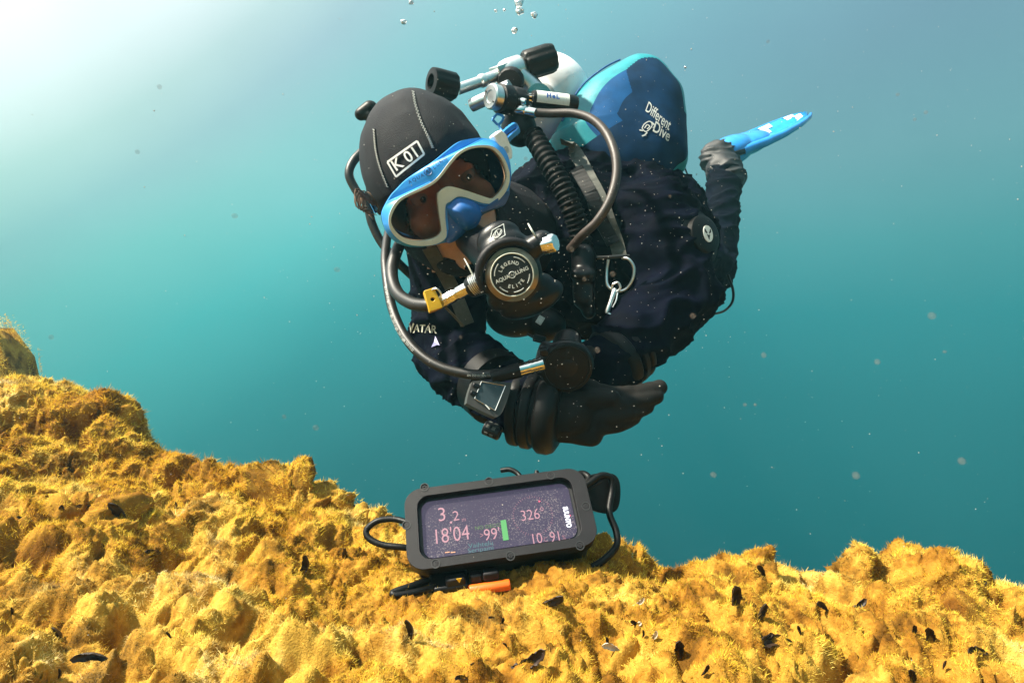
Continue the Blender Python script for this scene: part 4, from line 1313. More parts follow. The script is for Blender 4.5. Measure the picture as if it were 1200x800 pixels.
# D-ring
dr = MB(); dr.tube([P(729, 302, .865), P(737, 304, .86), P(743, 314, .86), P(741, 328, .862), P(733, 339, .866), P(722, 341, .868), P(712, 334, .87), P(711, 318, .872), P(713, 304, .87)], 0.0022, 10, n=60)
dr.build('d_ring', M_alu, wing)
kp = MB(); kp.tube([P(700, 302, .872), P(718, 301, .866), P(737, 300, .866)], 0.005, 10, flat=0.5); kp.build('keeper', M_black, wing)
# waist strap loop at the far side
wsl = MB(); wsl.tube([P(853, 322, .93), P(859, 340, .93), P(858, 354, .93), P(849, 364, .93), P(836, 368, .92)], 0.0035, 8, flat=0.5, n=30); wsl.build('strap_loop', M_black, wing)

# ---- bolt snap hanging from the D-ring
sn = thing('bolt_snap', 'slim steel bolt snap hanging from the harness ring', 'clip', P(718, 355, .86))
s0, s1 = P(721, 338, .862), P(711, 367, .858)
KM = zframe(s0, s1 - s0); Ls = (s1 - s0).length
MB().lathe([(0.0022, 0), (0.0034, 0.003), (0.0036, Ls * 0.3), (0.0030, Ls * 0.6), (0.0036, Ls * 0.9), (0.0024, Ls)], KM, 14).build('shank', M_alu, sn)
sg = MB(); sg.tube([P(724, 341, .86), P(722, 352, .858), P(718, 360, .858)], 0.0011, 8); sg.build('bolt', M_alu, sn)
sg = MB(); sg.tube([P(711, 367, .858), P(716, 369, .857), P(719, 376, .857), P(716, 382, .858)], 0.0019, 8); sg.build('hook', M_chrome, sn)
sg = MB(); sg.tube([P(718, 333, .86), P(724, 331, .858), P(727, 337, .858), P(722, 342, .86), P(717, 339, .862), P(718, 333, .86)], 0.0016, 8); sg.build('eye', M_alu, sn)

# small chest pouch with its toggles below the regulator
po = thing('chest_pouch', 'black pouch with a short buckle tail under the regulator', 'pouch', P(600, 378, .90))
m = MB(); m.ellipsoid(frame(P(602, 372, .90), Vector((1, 0, -0.1)), z=Vector((0, -1, 0))), 0.042, 0.030, 0.03)
m.ellipsoid(frame(P(640, 380, .90), Vector((1, 0, -0.1)), z=Vector((0, -1, 0))), 0.03, 0.026, 0.03)
link('bag', remesh(m, 0.004, 3), M_rubber, po, True, 0, 180)
tl = MB(); tl.box(frame(P(632, 397, .86), Vector((0.95, 0, -0.25)), z=Vector((0, -1, 0))), 0.018, 0.011, 0.008); tl.build('buckle', M_plastic, po, True, 0.002)
tl = MB(); tl.tube([P(618, 391, .865), P(625, 395, .86), P(630, 397, .86)], 0.002, 8); tl.build('cord', M_black, po)
tl = MB(); tl.box(frame(P(633, 375, .855), Vector((0.8, 0, -0.5)), z=Vector((0, -1, 0.1))), 0.009, 0.012, 0.002); tl.build('small_tag', M_greyprint, po, True, 0.0006)

# ================================================================== wrist computer
wc_o = P(575, 464, 0.690)
WX = (P(599, 453, .69) - P(555, 466, .70)).normalized()
wnn = Vector((-0.15, -0.90, 0.35)).normalized()
CM = frame(wc_o, Vector((0.93, 0.15, -0.35)), z=wnn)
comp = thing('wrist_computer', "square dive computer with pale screen strapped to the diver's forearm", 'dive computer', wc_o)
def on_plane(px_, py_, M):
    p = M.inverted() @ ray_plane(px_, py_, M.translation, M.to_3x3() @ Vector((0, 0, 1)))
    return (p.x, p.y)
case = [on_plane(a, b_, CM) for a, b_ in ((547, 470), (552, 451), (558, 446), (594, 448), (599, 452), (590, 480), (583, 488), (576, 487), (550, 474))]
scr = [on_plane(a, b_, CM) for a, b_ in ((556, 467), (564, 447), (592, 452), (580, 481))]
m = MB(); m.prism(smooth_loop(case, 44), [], -0.016, 0.0, CM); co_ = m.build('case', mat('grey rubber case', (0.05, 0.046, 0.042), 0.45, var=0.2), comp, True, 0.002)
m = MB(); m.prism(scr, [], 0.0003, 0.0010, CM); so_ = m.build('screen', mat('lcd glass', (0.035, 0.05, 0.058), 0.12, var=0.2, scale=20), comp, False)
m = MB()
for i in range(4):
    a, d_ = scr[i], scr[(i + 1) % 4]
    m.tube([CM @ Vector((a[0], a[1], 0.0012)), CM @ Vector((d_[0], d_[1], 0.0012))], 0.0005, 5, n=2)
m.build('screen_rim', M_alu, so_)
m = MB()
for a, b_ in ((558, 452), (555, 461)):
    q_ = on_plane(a, b_, CM); m.box(CM @ Matrix.Translation((q_[0], q_[1], 0.001)), 0.008, 0.005, 0.003)
m.build('button', M_plastic, comp, True, 0.001)
m = MB(); q_ = on_plane(571, 477, CM); m.box(CM @ Matrix.Translation((q_[0], q_[1], 0.0016)) @ Matrix.Rotation(-0.5, 4, 'Z'), 0.007, 0.0012, 0.0004)
m.build('digits', M_white, so_, False)
fx = (Rwr - Rel).normalized()
sM = zframe(Rel.lerp(Rwr, 0.66), fx)
m = MB(); m.lathe([(0.040, -0.014), (0.0485, -0.013), (0.0485, 0.013), (0.040, 0.014)], sM, 48); m.build('strap', M_rubber, comp)
m = MB(); KM = zframe(P(567, 500, .715), P(588, 509, .71) - P(567, 500, .715))
m.lathe([(0.006, 0), (0.0085, 0.001), (0.0085, 0.020), (0.006, 0.022), (0.0045, 0.019), (0, 0.019)], KM, 24); bo = m.build('buckle', M_plastic, comp, True, 0.0006)
m = MB()
for k in (0.006, 0.013):
    for a in (0.4, 1.5, 2.6, 3.7):
        m.box(KM @ Matrix.Rotation(a, 4, 'Z') @ Matrix.Translation((0.0084, 0, k)), 0.0012, 0.004, 0.004)
m.build('buckle_slot', M_web, bo, False)

# ================================================================== fins
def fin(label, heel, ax, wdir, nrm_hint):
    o = thing('swim_fin', label, 'fin', heel, 'swim fins of the diver')
    M = frame(heel, ax, y=wdir)            # x to the tip, y across, z sole up
    m = MB()
    m.ellipsoid(M @ Matrix.Translation((0.10, 0, 0)), 0.115, 0.062, 0.050)
    m.ellipsoid(M @ Matrix.Translation((0.19, 0, 0.0)), 0.13, 0.066, 0.038)
    link('foot_pocket', remesh(m, 0.005, 3), M_fin, o, True, 0, 180)
    prof = [(0.10, 0.052), (0.20, 0.070), (0.32, 0.076), (0.45, 0.068), (0.55, 0.048), (0.595, 0.030), (0.61, 0.014), (0.60, 0.0)]
    outl = [(x, -y) for x, y in prof] + [(x, y) for x, y in prof[::-1]]
    m = MB()
    nx, ny = 34, 14
    v, f = [], []
    for s_ in (0, 1):
        for i in range(nx + 1):
            x = 0.10 + 0.51 * i / nx
            hw = np.interp(x, [p[0] for p in prof[:7]], [p[1] for p in prof[:7]])
            for j in range(ny + 1):
                t = -1 + 2 * j / ny
                z = 0.010 * math.cos(t * 3 * math.pi) * min(1, (x - 0.1) * 5) * (1 - 0.4 * (x / 0.61)) + (0.004 if s_ == 0 else -0.004) * (1.2 - x) + 0.05 * (x - 0.1) ** 2
                v.append((x - (0.02 * t * t if x > 0.5 else 0), hw * t, z))
    st2 = (nx + 1) * (ny + 1)
    for s_ in (0, 1):
        for i in range(nx):
            for j in range(ny):
                q_ = (s_ * st2 + i * (ny + 1) + j, s_ * st2 + (i + 1) * (ny + 1) + j, s_ * st2 + (i + 1) * (ny + 1) + j + 1, s_ * st2 + i * (ny + 1) + j + 1)
                f.append(q_ if s_ == 0 else q_[::-1])
    for i in range(nx):
        for j in (0, ny):
            f.append((i * (ny + 1) + j, (i + 1) * (ny + 1) + j, st2 + (i + 1) * (ny + 1) + j, st2 + i * (ny + 1) + j))
    for j in range(ny):
        for i in (0, nx):
            f.append((i * (ny + 1) + j, i * (ny + 1) + j + 1, st2 + i * (ny + 1) + j + 1, st2 + i * (ny + 1) + j))
    m.add(v, f, M)
    bl_ = m.build('blade', M_finteal, o, True, 0, 50)
    for sy in (-1, 1):
        m = MB(); m.tube([M @ Vector((x, sy * np.interp(x, [p[0] for p in prof[:7]], [p[1] for p in prof[:7]]), 0.05 * (x - 0.1) ** 2)) for x in np.linspace(0.09, 0.585, 14)], [0.013, 0.010, 0.006], 10, flat=1.3)
        m.build('side_rail', M_fin, o)
    for x0, x1, y0, y1 in ((0.17, 0.34, -0.2, 0.35), (0.36, 0.43, 0.45, 0.9), (0.52, 0.57, -0.5, 0.95)):  # long strip by the foot pocket is a highlight painted white, others are panels
        v, f = [], []
        N_ = 10
        for i in range(N_ + 1):
            x = x0 + (x1 - x0) * i / N_
            hw = np.interp(x, [p[0] for p in prof[:7]], [p[1] for p in prof[:7]])
            for j in range(N_ + 1):
                t = y0 + (y1 - y0) * j / N_
                z = 0.010 * math.cos(t * 3 * math.pi) * min(1, (x - 0.1) * 5) * (1 - 0.4 * (x / 0.61)) + 0.004 * (1.2 - x) + 0.05 * (x - 0.1) ** 2 + 0.0025
                v.append((x - (0.02 * t * t if x > 0.5 else 0), hw * t, z))
        for i in range(N_):
            for j in range(N_):
                f.append((i * (N_ + 1) + j, (i + 1) * (N_ + 1) + j, (i + 1) * (N_ + 1) + j + 1, i * (N_ + 1) + j + 1))
        MB().add(v, f, M).build('white_panel_and_highlight', M_white, bl_)
    m = MB(); m.tube([M @ Vector((0.09, sy * 0.058, 0.0)) if k else M @ Vector((0.09, sy * 0.058, 0)) for k, sy in ((0, -1),)] + [M @ Vector(p) for p in ((0.02, -0.052, 0.004), (-0.02, 0, 0.008), (0.02, 0.052, 0.004), (0.09, 0.058, 0))], 0.006, 8, flat=1.6)
    m.build('heel_strap', M_rubber, o)
    return o


tip = P(968, 126, 2.42); heel = P(836, 186, 2.02)
ax = (tip - heel).normalized()
view = P(900, 155, 2.2).normalized()
perp = Vector((0.45, 0, -0.89)); perp = (perp - ax * perp.dot(ax)).normalized()
depthv = (view - ax * view.dot(ax)).normalized()
fin('blue fin with white panels and a painted highlight trailing behind the diver, raised to the surface', heel, ax, depthv * 0.94 - perp * 0.34, None)
heel2 = Ran + Vector((0.0, 0.0, 0.03)); ax2 = Vector((0.10, 0.93, 0.30)).normalized()
fin("blue fin on the diver's other foot, hidden behind the body", heel2, ax2, Vector((1, 0, 0)), None)
for hl, axx, an in ((heel, ax, Lan), (heel2, ax2, Ran)):
    m = MB(); m.capsule(hl + axx * 0.005, hl + axx * 0.16, 0.046, 0.036); m.capsule(hl + axx * 0.02, an + (an - hl) * 0.5, 0.050, 0.052); m.capsule(hl + axx * 0.05, an, 0.046, 0.053)
    me = remesh(m, 0.005, 4); c = co_of(me); n2_ = no_of(me); q = c.copy(); q[:, 2] *= 2.2
    set_co(me, c + n2_ * (0.012 * ((1 - np.abs(perlin(q * 16))) ** 3 - 0.4))[:, None])
    link('boot', me, M_boot, person, True, 0, 180)

# ================================================================== phone housing on the ledge
Dc = P(583.5, 608.5, 0.570)
dx_ = Vector((0.985, 0.10, 0.110)).normalized()
dv_ = Vector((0.0, 0.60, 0.80))
DM = frame(Dc, dx_, y=dv_)                       # x along the screen, y up the screen, z out of it
dn = DM.to_3x3() @ Vector((0, 0, 1))
dev = thing('phone_housing', 'black underwater phone housing with a lit screen lying on the yellow ledge', 'dive display', DM @ Vector((0, -0.045, -0.03)))


def dp_(px_, py_):
    p = DM.inverted() @ ray_plane(px_, py_, Dc, dn)
    return (p.x, p.y)


def dz(zx, zy):
    return dp_(410 + zx / 3.529, 530 + zy / 3.529)


def rrect(w_, h_, r, cx=0, cy=0, n=8):
    pts_ = []
    for qx, qy, a0_ in ((1, 1, 0), (-1, 1, 90), (-1, -1, 180), (1, -1, 270)):
        for i in range(n + 1):
            a = math.radians(a0_ + 90 * i / n)
            pts_.append((cx + qx * (w_ / 2 - r) + r * math.cos(a), cy + qy * (h_ / 2 - r) + r * math.sin(a)))
    return pts_


corn = [dp_(470, 574), dp_(681, 552), dp_(705, 640), dp_(482, 669)]
cw = ((corn[1][0] - corn[0][0]) + (corn[2][0] - corn[3][0])) / 2
chh = ((corn[0][1] - corn[3][1]) + (corn[1][1] - corn[2][1])) / 2
ccx = sum(p[0] for p in corn) / 4; ccy = sum(p[1] for p in corn) / 4
sc_ = [dp_(488.5, 584), dp_(661, 568), dp_(684, 629), dp_(501, 651)]
sw = ((sc_[1][0] - sc_[0][0]) + (sc_[2][0] - sc_[3][0])) / 2
shh = ((sc_[0][1] - sc_[3][1]) + (sc_[1][1] - sc_[2][1])) / 2
scx = sum(p[0] for p in sc_) / 4; scy = sum(p[1] for p in sc_) / 4
hole = rrect(sw + 0.006, shh + 0.006, 0.011, scx, scy)
m = MB(); m.prism(rrect(cw, chh, 0.016, ccx, ccy), [hole], -0.013, 0.0045, DM)
lid = m.build('lid', M_satin, dev, True, 0.0028, 35)
m = MB(); m.prism(rrect(cw - 0.004, chh - 0.004, 0.016, ccx, ccy), [], -0.054, -0.0132, DM)
tray = m.build('tray', M_plastic, dev, True, 0.004, 35)
m = MB(); m.prism(rrect(sw + 0.0058, shh + 0.0058, 0.0108, scx, scy), [], -0.0125, -0.0040, DM)
m.build('phone', M_black, dev, False)
# lit display under silt-flecked glass
M_scr = bpy.data.materials.new('lit phone screen'); M_scr.use_nodes = True
t = M_scr.node_tree; bs = t.nodes['Principled BSDF']
g_ = t.nodes.new('ShaderNodeTexCoord')
vo = t.nodes.new('ShaderNodeTexNoise'); vo.inputs['Scale'].default_value = 900; vo.inputs['Detail'].default_value = 2
t.links.new(g_.outputs['Object'], vo.inputs['Vector'])
big = t.nodes.new('ShaderNodeTexNoise'); big.inputs['Scale'].default_value = 22
t.links.new(g_.outputs['Object'], big.inputs['Vector'])
mm = t.nodes.new('ShaderNodeMath'); mm.operation = 'MULTIPLY_ADD'; mm.inputs[1].default_value = 0.45
t.links.new(big.outputs[0], mm.inputs[0]); t.links.new(vo.outputs[0], mm.inputs[2])
rr_ = ramp(t, [(0.87, (0.012, 0.010, 0.018)), (0.97, (0.13, 0.115, 0.115))])
t.links.new(mm.outputs[0], rr_.inputs[0]); t.links.new(rr_.outputs[0], bs.inputs['Base Color'])
bs.inputs['Roughness'].default_value = 0.28
bs.inputs['Emission Color'].default_value = (0.34, 0.22, 0.55, 1); bs.inputs['Emission Strength'].default_value = 0.045
m = MB(); m.prism(rrect(sw, shh, 0.009, scx, scy), [], -0.0040, -0.0030, DM)
scrn = m.build('screen', M_scr, dev, False)
M_pink = emit('pink digits', (0.85, 0.40, 0.48), 0.30); M_pink2 = emit('dim pink digits', (0.8, 0.35, 0.45), 0.22)
M_green = emit('green bar', (0.10, 0.55, 0.13), 0.36); M_green2 = emit('dim green', (0.2, 0.45, 0.12), 0.2)
M_cyan = emit('cyan text', (0.12, 0.42, 0.45), 0.2); M_org = emit('orange dash', (0.85, 0.4, 0.2), 0.6); M_wht = emit('white logo', (0.85, 0.85, 0.95), 0.8)
M_dot = emit('red marker', (0.85, 0.12, 0.2), 0.6)
SZ = -0.0026


def scr_text(s, zx, zy, size, m_, xs=0.9, bold=0.0, rot=0.0, spacing=1.0):
    x, y = dz(zx, zy)
    return print_on('digits', s, size, DM @ Matrix.Translation((x, y, SZ)) @ Matrix.Rotation(rot, 4, 'Z'), m_, scrn, bold, spacing, xs)


k_ = 0.570 / F / 3.529        # metres per enlarged pixel
scr_text('3', 380, 254, 84 * k_, M_pink, 0.95, -0.00008)
scr_text('.', 416, 268, 68 * k_, M_pink, 1.0, 0.0002)
scr_text('2', 438, 259, 60 * k_, M_pink, 1.0, -0.00008)
scr_text('m', 471, 272, 26 * k_, M_pink2, 0.9)
scr_text("18'04", 418, 338, 88 * k_, M_pink, 0.80, -0.00008)
scr_text(">", 545, 339, 36 * k_, M_pink2, 0.8)
scr_text("99'", 588, 335, 69 * k_, M_pink, 0.86, -0.00008)
scr_text("NO DECO", 570, 302, 22 * k_, M_green2, 1.05)
scr_text("326\u00b0", 757, 253, 65 * k_, M_pink, 0.86, -0.00008)
scr_text("10", 772, 353, 61 * k_, M_pink, 0.84, -0.00008)
scr_text("\u00b0C", 806, 357, 26 * k_, M_pink2, 0.8)
scr_text("91", 852, 345, 61 * k_, M_pink, 0.84, -0.00008)
scr_text("%", 886, 347, 26 * k_, M_pink2, 0.8)
scr_text("Vaihtelu", 541, 376, 27 * k_, M_cyan, 1.15)
scr_text("Seripaini", 541, 396, 27 * k_, M_cyan, 1.15)
x, y = dz(899, 262)
print_on('brand_lettering', 'SUUNTO', 0.0062, DM @ Matrix.Translation((x, y, SZ)) @ Matrix.Rotation(math.radians(-90), 4, 'Z'), M_wht, scrn, 0.0003, 1.0, 0.8)
m = MB(); bx_, by_ = dz(640, 316)
m.prism([(bx_ - 0.0026, by_ - 0.0095), (bx_ + 0.0026, by_ - 0.0095), (bx_ + 0.0026, by_ + 0.0095), (bx_ - 0.0026, by_ + 0.0095)], [], SZ - 0.0002, SZ + 0.0002, DM)
m.build('green_bar', M_green, scrn, False)
for zx in (402, 426):
    x, y = dz(zx, 408)
    MB().box(DM @ Matrix.Translation((x, y, SZ)), 0.0042, 0.0007, 0.0003).build('dash', M_org, scrn, False)
m = MB(); x, y = dz(784, 197); m.lathe([(0.0013, 0), (0.0013, 0.0003), (0, 0.0003)], DM @ Matrix.Translation((x, y, SZ)), 3); m.build('compass_pointer', M_dot, scrn, False)
m = MB(); x, y = dz(911, 256); m.lathe([(0.0008, 0), (0.0008, 0.0003), (0, 0.0003)], DM @ Matrix.Translation((x, y, SZ)), 8); m.build('logo_dot', M_dot, scrn, False)
cxx, cyy = dz(757, 256)
m = MB()
for k in range(48):
    a = 2 * math.pi * k / 48
    l_ = 0.0012 if k % 4 else 0.0024
    m.box(DM @ Matrix.Translation((cxx + 0.0185 * math.cos(a), cyy + 0.0185 * math.sin(a), SZ - 0.0001)) @ Matrix.Rotation(a, 4, 'Z'), l_, 0.00035, 0.0002)
tag(m.build('compass_ticks', M_pink2, scrn, False), kind='stuff')
# screws round the lid
for px_, py_ in ((477, 617), (511, 662), (598, 653), (679, 641), (686, 595), (645, 559), (573, 566), (498, 573)):
    x, y = dp_(px_, py_)
    SM = DM @ Matrix.Translation((x, y, 0.0030))
    so_ = MB().lathe([(0.0036, -0.001), (0.0042, 0.0016), (0.0042, 0.0019), (0.0034, 0.0019), (0.0030, 0.0004), (0, 0.0004)], SM, 20).build('screw', M_black, lid)
    MB().lathe([(0.0024, 0.0004), (0.0024, 0.0013), (0.0020, 0.0017), (0.0010, 0.0017), (0.0008, 0.0009), (0, 0.0009)], SM, 12).build('screw_head', M_satin, so_)
# latch block and orange lever on the front edge
fy = DM.to_3x3() @ Vector((0, -1, 0))
def below(px_, py_, d_):
    return P(px_, py_, d_)
FM = frame(P(527, 687, .553), dx_, z=(fy * 0.8 + dn * 0.35).normalized())
m = MB(); m.box(FM, 0.036, 0.020, 0.020); lt_ = m.build('latch_block', M_plastic, dev, True, 0.003)
m = MB(); TMk = frame(P(538, 678, .541), dx_, z=(fy * 0.6 + dn * 0.6).normalized()); m.prism([(-0.0024, 0.002), (0, -0.002), (0.0024, 0.002)], [], 0, 0.0006, TMk @ Matrix.Translation((0, 0, 0.0025))); m.build('arrow_mark', M_yellow, lt_, False)
m = MB(); m.box(frame(P(534, 682, .546), dx_, z=(fy * 0.6 + dn * 0.6).normalized()), 0.018, 0.012, 0.009); m.build('button', M_satin, dev, True, 0.002)
for px_, py_, w_ in ((558, 675, 0.011), (575, 672, 0.015)):
    m = MB(); m.box(frame(P(px_, py_, .549), dx_, z=(fy * 0.6 + dn * 0.6).normalized()), w_, 0.008, 0.010); m.build('button', M_satin, dev, True, 0.002)
m = MB(); KM = frame(P(574, 688, .545), dx_, z=(fy * 0.7 + dn * 0.5).normalized()) @ Matrix.Rotation(math.pi / 2, 4, 'Y')
m.lathe([(0.0035, -0.0185), (0.0050, -0.0180), (0.0050, 0.0180), (0.0035, 0.0185)], KM, 10); m.build('latch_lever', M_orange, dev, True, 0.0008)
# cords
m = MB(); m.tube([P(478, 612, .575), P(462, 608, .58), P(443, 610, .58), P(430, 620, .578), P(432, 630, .574), P(448, 638, .57), P(472, 641, .568), P(486, 643, .572)], 0.0030, 10, n=60); m.build('cord_loop', M_rubber, dev)
m = MB(); m.tube([P(510, 688, .545), P(490, 693, .532), P(466, 697, .526), P(461, 694, .528), P(478, 688, .534), P(502, 680, .550)], 0.0032, 10, n=50); m.build('cord_loop', M_rubber, dev)
m = MB(); m.tube([P(612, 566, .615), P(608, 556, .625), P(598, 550, .63), P(587, 551, .632)], 0.0026, 10, n=26); m.build('cord_end', M_rubber, dev)
m = MB(); m.tube([P(628, 562, .615), P(629, 552, .622)], 0.0024, 10, n=8); m.build('cord_end', M_rubber, dev)
m = MB(); m.tube([P(676, 575, .60), P(690, 566, .605), P(704, 557, .612), P(716, 560, .615), P(717, 575, .612), P(714, 600, .60), P(722, 622, .59), P(722, 640, .582), P(706, 657, .575), P(686, 668, .57)], 0.0034, 10, n=90); m.build('cord_loop', M_rubber, dev)
m = MB(); m.tube([P(668, 568, .61), P(672, 560, .62), P(682, 555, .625), P(690, 560, .62), P(684, 570, .612)], 0.0036, 10, n=40); m.build('cord_loop', M_rubber, dev)
m = MB(); CKM = frame(P(705, 576, .622), Vector((0.93, 0.1, -0.35)), z=Vector((-0.1, -0.9, 0.3)))
m.prism(smooth_loop([(-0.022, -0.016), (0.006, -0.020), (0.019, -0.010), (0.014, 0.014), (0.002, 0.020), (-0.020, 0.008)], 40), [], -0.008, 0.006, CKM); clp = m.build('cord_clip', M_rubber, dev, True, 0.0035)
m = MB(); m.tube([P(682, 578, .605), P(694, 570, .607), P(705, 563, .61)], 0.0016, 8); m.build('cord_clip_tab', M_satin, clp)

# ================================================================== mussel shells and pale shell chips on the rock
def shell_mesh(seed):
    r = random.Random(seed); v, f = [], []
    n, mI = 12, 6
    for i in range(n + 1):
        t = i / n
        w_ = 0.165 * t ** 0.6 * math.sqrt(max(0, 1 - t ** 5)) + 0.004
        for s_ in (0, 1):
            for j in range(mI + 1):
                u = -1 + 2 * j / mI
                v.append((w_ * u + 0.10 * math.sin(t * 3) + 0.03 * r.uniform(-1, 1) * (abs(u) > 0.9), 0.16 * (1 - u * u) * math.sin(math.pi * t) + (0.03 if s_ else 0), t))
    k = 2 * (mI + 1)
    for i in range(n):
        for s_ in (0, 1):
            for j in range(mI):
                q_ = (i * k + s_ * (mI + 1) + j, i * k + s_ * (mI + 1) + j + 1, (i + 1) * k + s_ * (mI + 1) + j + 1, (i + 1) * k + s_ * (mI + 1) + j)
                f.append(q_ if s_ else q_[::-1])
        for j in (0, mI):
            f.append((i * k + j, (i + 1) * k + j, (i + 1) * k + mI + 1 + j, i * k + mI + 1 + j))
    me = bpy.data.meshes.new('mussel_shell'); me.from_pydata(v, [], f)
    me.polygons.foreach_set('use_smooth', [True] * len(me.polygons))
    return me


M_shell = mat('dark mussel shell', (0.018, 0.009, 0.007), 0.5, var=0.5, scale=6, bump=0.4, bscale=30, col2=(0.05, 0.026, 0.014))
M_chip = mat('pale shell chip', (0.62, 0.52, 0.40), 0.55, var=0.25, scale=6, bump=0.4, bscale=20)
SH = [shell_mesh(i) for i in range(4)]
for me in SH:
    me.materials.append(M_shell)
CH = [shell_mesh(10 + i) for i in range(2)]
for me in CH:
    me.materials.append(M_chip)


def put_shell(me, name, px_, py_, size, ang, lean, label, cat, group, yawa=None):
    h_ = rock_hit(px_, py_)
    if h_ is None:
        return
    p, nn_ = h_
    o = bpy.data.objects.new(name, me); COL.objects.link(o)
    # long axis in the picture plane at the given angle, leaning out of the rock
    a = math.radians(ang)
    up = (Vector((math.cos(a), -0.25, math.sin(a))) + nn_ * lean).normalized()
    fz = Vector((random.uniform(-.5, .5), -1, random.uniform(-.2, .6)))
    xx = up.cross(fz).normalized(); yy = up.cross(xx)
    s_ = 1.25 * size * p.y / F
    Mx = Matrix(((xx.x, yy.x, up.x, 0), (xx.y, yy.y, up.y, 0), (xx.z, yy.z, up.z, 0), (0, 0, 0, 1)))
    o.matrix_world = Matrix.Translation(p - up * s_ * 0.34 + nn_ * 0.001) @ Mx @ Matrix.Scale(s_, 4)
    tag(o, label, cat, group)


BIG = [(140, 612, 34, 115, 0.2, 'tall dark mussel shell jutting from the left slope of the ledge'),
       (352, 668, 30, 70, 0.3, 'dark mussel shell standing on edge left of the housing'),
       (400, 655, 22, 60, 0.3, 'dark shell slit beside the left cord loop of the housing'),
       (858, 712, 36, 105, 0.3, 'long dark mussel shell slit on the ledge below the right dip'),
       (888, 725, 26, 80, 0.3, 'narrow upright mussel shell beside the long dark slit'),
       (922, 682, 22, 60, 0.5, 'dark mussel shell poking up at the right dip in the skyline'),
       (893, 675, 20, 140, 0.4, 'slanted small mussel shell on the crest left of the dip'),
       (916, 754, 38, 178, 0.1, 'flat dark mussel shell lying below the dip'),
       (790, 770, 34, 75, 0.3, 'dark mussel shell by the bottom edge under the housing'),
       (1087, 752, 28, 95, 0.3, 'upright dark mussel shell under the right knoll'),
       (1150, 766, 30, 175, 0.2, 'flat dark mussel shell near the bottom right corner'),
       (640, 706, 30, 10, 0.4, 'ragged dark shell edge just below the housing'),
       (612, 776, 40, 25, 0.2, 'dark curved shell edge lying below the housing'),
       (477, 745, 26, 110, 0.3, 'thin dark shell blade below the left cord of the housing'),
       (115, 775, 34, 175, 0.1, 'flat dark shell near the bottom left corner'),
       (68, 748, 22, 100, 0.3, 'small upright shell at the far left of the ledge'),
       (1065, 797, 24, 120, 0.3, 'dark shell at the bottom edge under the right knoll'),
       (1068, 743, 16, 100, 0.3, 'tiny dark shell beside the upright one under the right knoll'),
       (1000, 712, 22, 20, 0.3, 'dark shell wedged in the cracks of the right knoll'),
       (967, 715, 20, 150, 0.3, 'small dark shell at the foot of the right knoll')]
for i, (px_, py_, sz, an, le, lab) in enumerate(BIG):
    put_shell(SH[i % 4], 'mussel_shell', px_, py_, sz, an, le, lab, 'shell', 'mussel shells on the rock')
rs = random.Random(5)
k = 0
while k < 26:
    px_, py_ = rs.uniform(10, 1190), rs.uniform(560, 795)
    if 420 < px_ < 740 and py_ < 705:
        continue
    if rock_hit(px_, py_) is None:
        continue
    put_shell(SH[k % 4], 'mussel_shell', px_, py_, rs.uniform(8, 16), rs.uniform(20, 170), rs.uniform(0.1, 0.5), 'small dark mussel shell half buried in the yellow algae', 'shell', 'small half buried mussel shells')
    k += 1
for px_, py_, sz, an, lab in ((740, 731, 16, 20, 'small cream shell chip below the right side of the housing'), (763, 748, 15, 60, 'pale rounded shell chip right of the cream one'),
                              (745, 708, 14, 40, 'thin white shell chip just under the housing corner'), (722, 765, 24, 160, 'broad pale shell chip near the bottom edge'),
                              (205, 716, 12, 30, 'tiny white chip on the lower left slope')):
    put_shell(CH[int(px_) % 2], 'shell_chip', px_, py_, sz, an, 0.2, lab, 'shell', 'pale shell chips on the rock')

# ================================================================== floating silt (uncountable) and bubbles
def ico():
    bm = bmesh.new(); bmesh.ops.create_icosphere(bm, subdivisions=1, radius=1)
    v = np.array([q.co[:] for q in bm.verts]); f = np.array([[q.index for q in fc.verts] for fc in bm.faces]); bm.free(); return v, f


iv, jf = ico()


def specks(name, pos, rad, mat_, label):
    n_ = len(pos)
    sc3 = rad[:, None, None] * (RNG.uniform(0.6, 1.3, (n_, 1, 3)) if n_ > 100 else RNG.uniform(0.9, 1.1, (n_, 1, 3)))
    VV = (pos[:, None, :] + iv[None] * sc3).reshape(-1, 3)
    FF = (jf[None] + (np.arange(n_) * len(iv))[:, None, None]).reshape(-1, 3)
    o = link(name, quick_mesh(name, VV, FF), mat_, None, True, 0, 180)
    return tag(o, label, 'silt', None, 'stuff')


NP = 1900
d_ = 0.30 + RNG.random(NP) ** 0.8 * 1.5
pxs = RNG.uniform(-150, 1350, NP); pys = RNG.uniform(-120, 780, NP)
dense = RNG.random(NP) < 0.48
pxs[dense] = RNG.normal(640, 130, dense.sum()); pys[dense] = RNG.normal(250, 130, dense.sum()); d_[dense] = RNG.uniform(0.30, 0.62, dense.sum())
pos = np.stack([(pxs - 600) / F * d_, d_, (400 - pys) / F * d_], 1)
rad = d_ / F * (0.24 + 0.62 * RNG.random(NP) ** 4.0)
jx = np.clip(np.searchsorted(gx, pos[:, 0]), 1, nxg - 1); jy = np.clip(np.searchsorted(gy, pos[:, 1]), 1, nyg - 1)
okp = pos[:, 2] > Vg[jy, jx, 2] + 0.01
M_speck = mat('drifting silt', (0.36, 0.35, 0.32), 0.8, var=0.1)
specks('floating_silt', pos[okp], rad[okp], M_speck, 'fine pale silt specks drifting in the water')
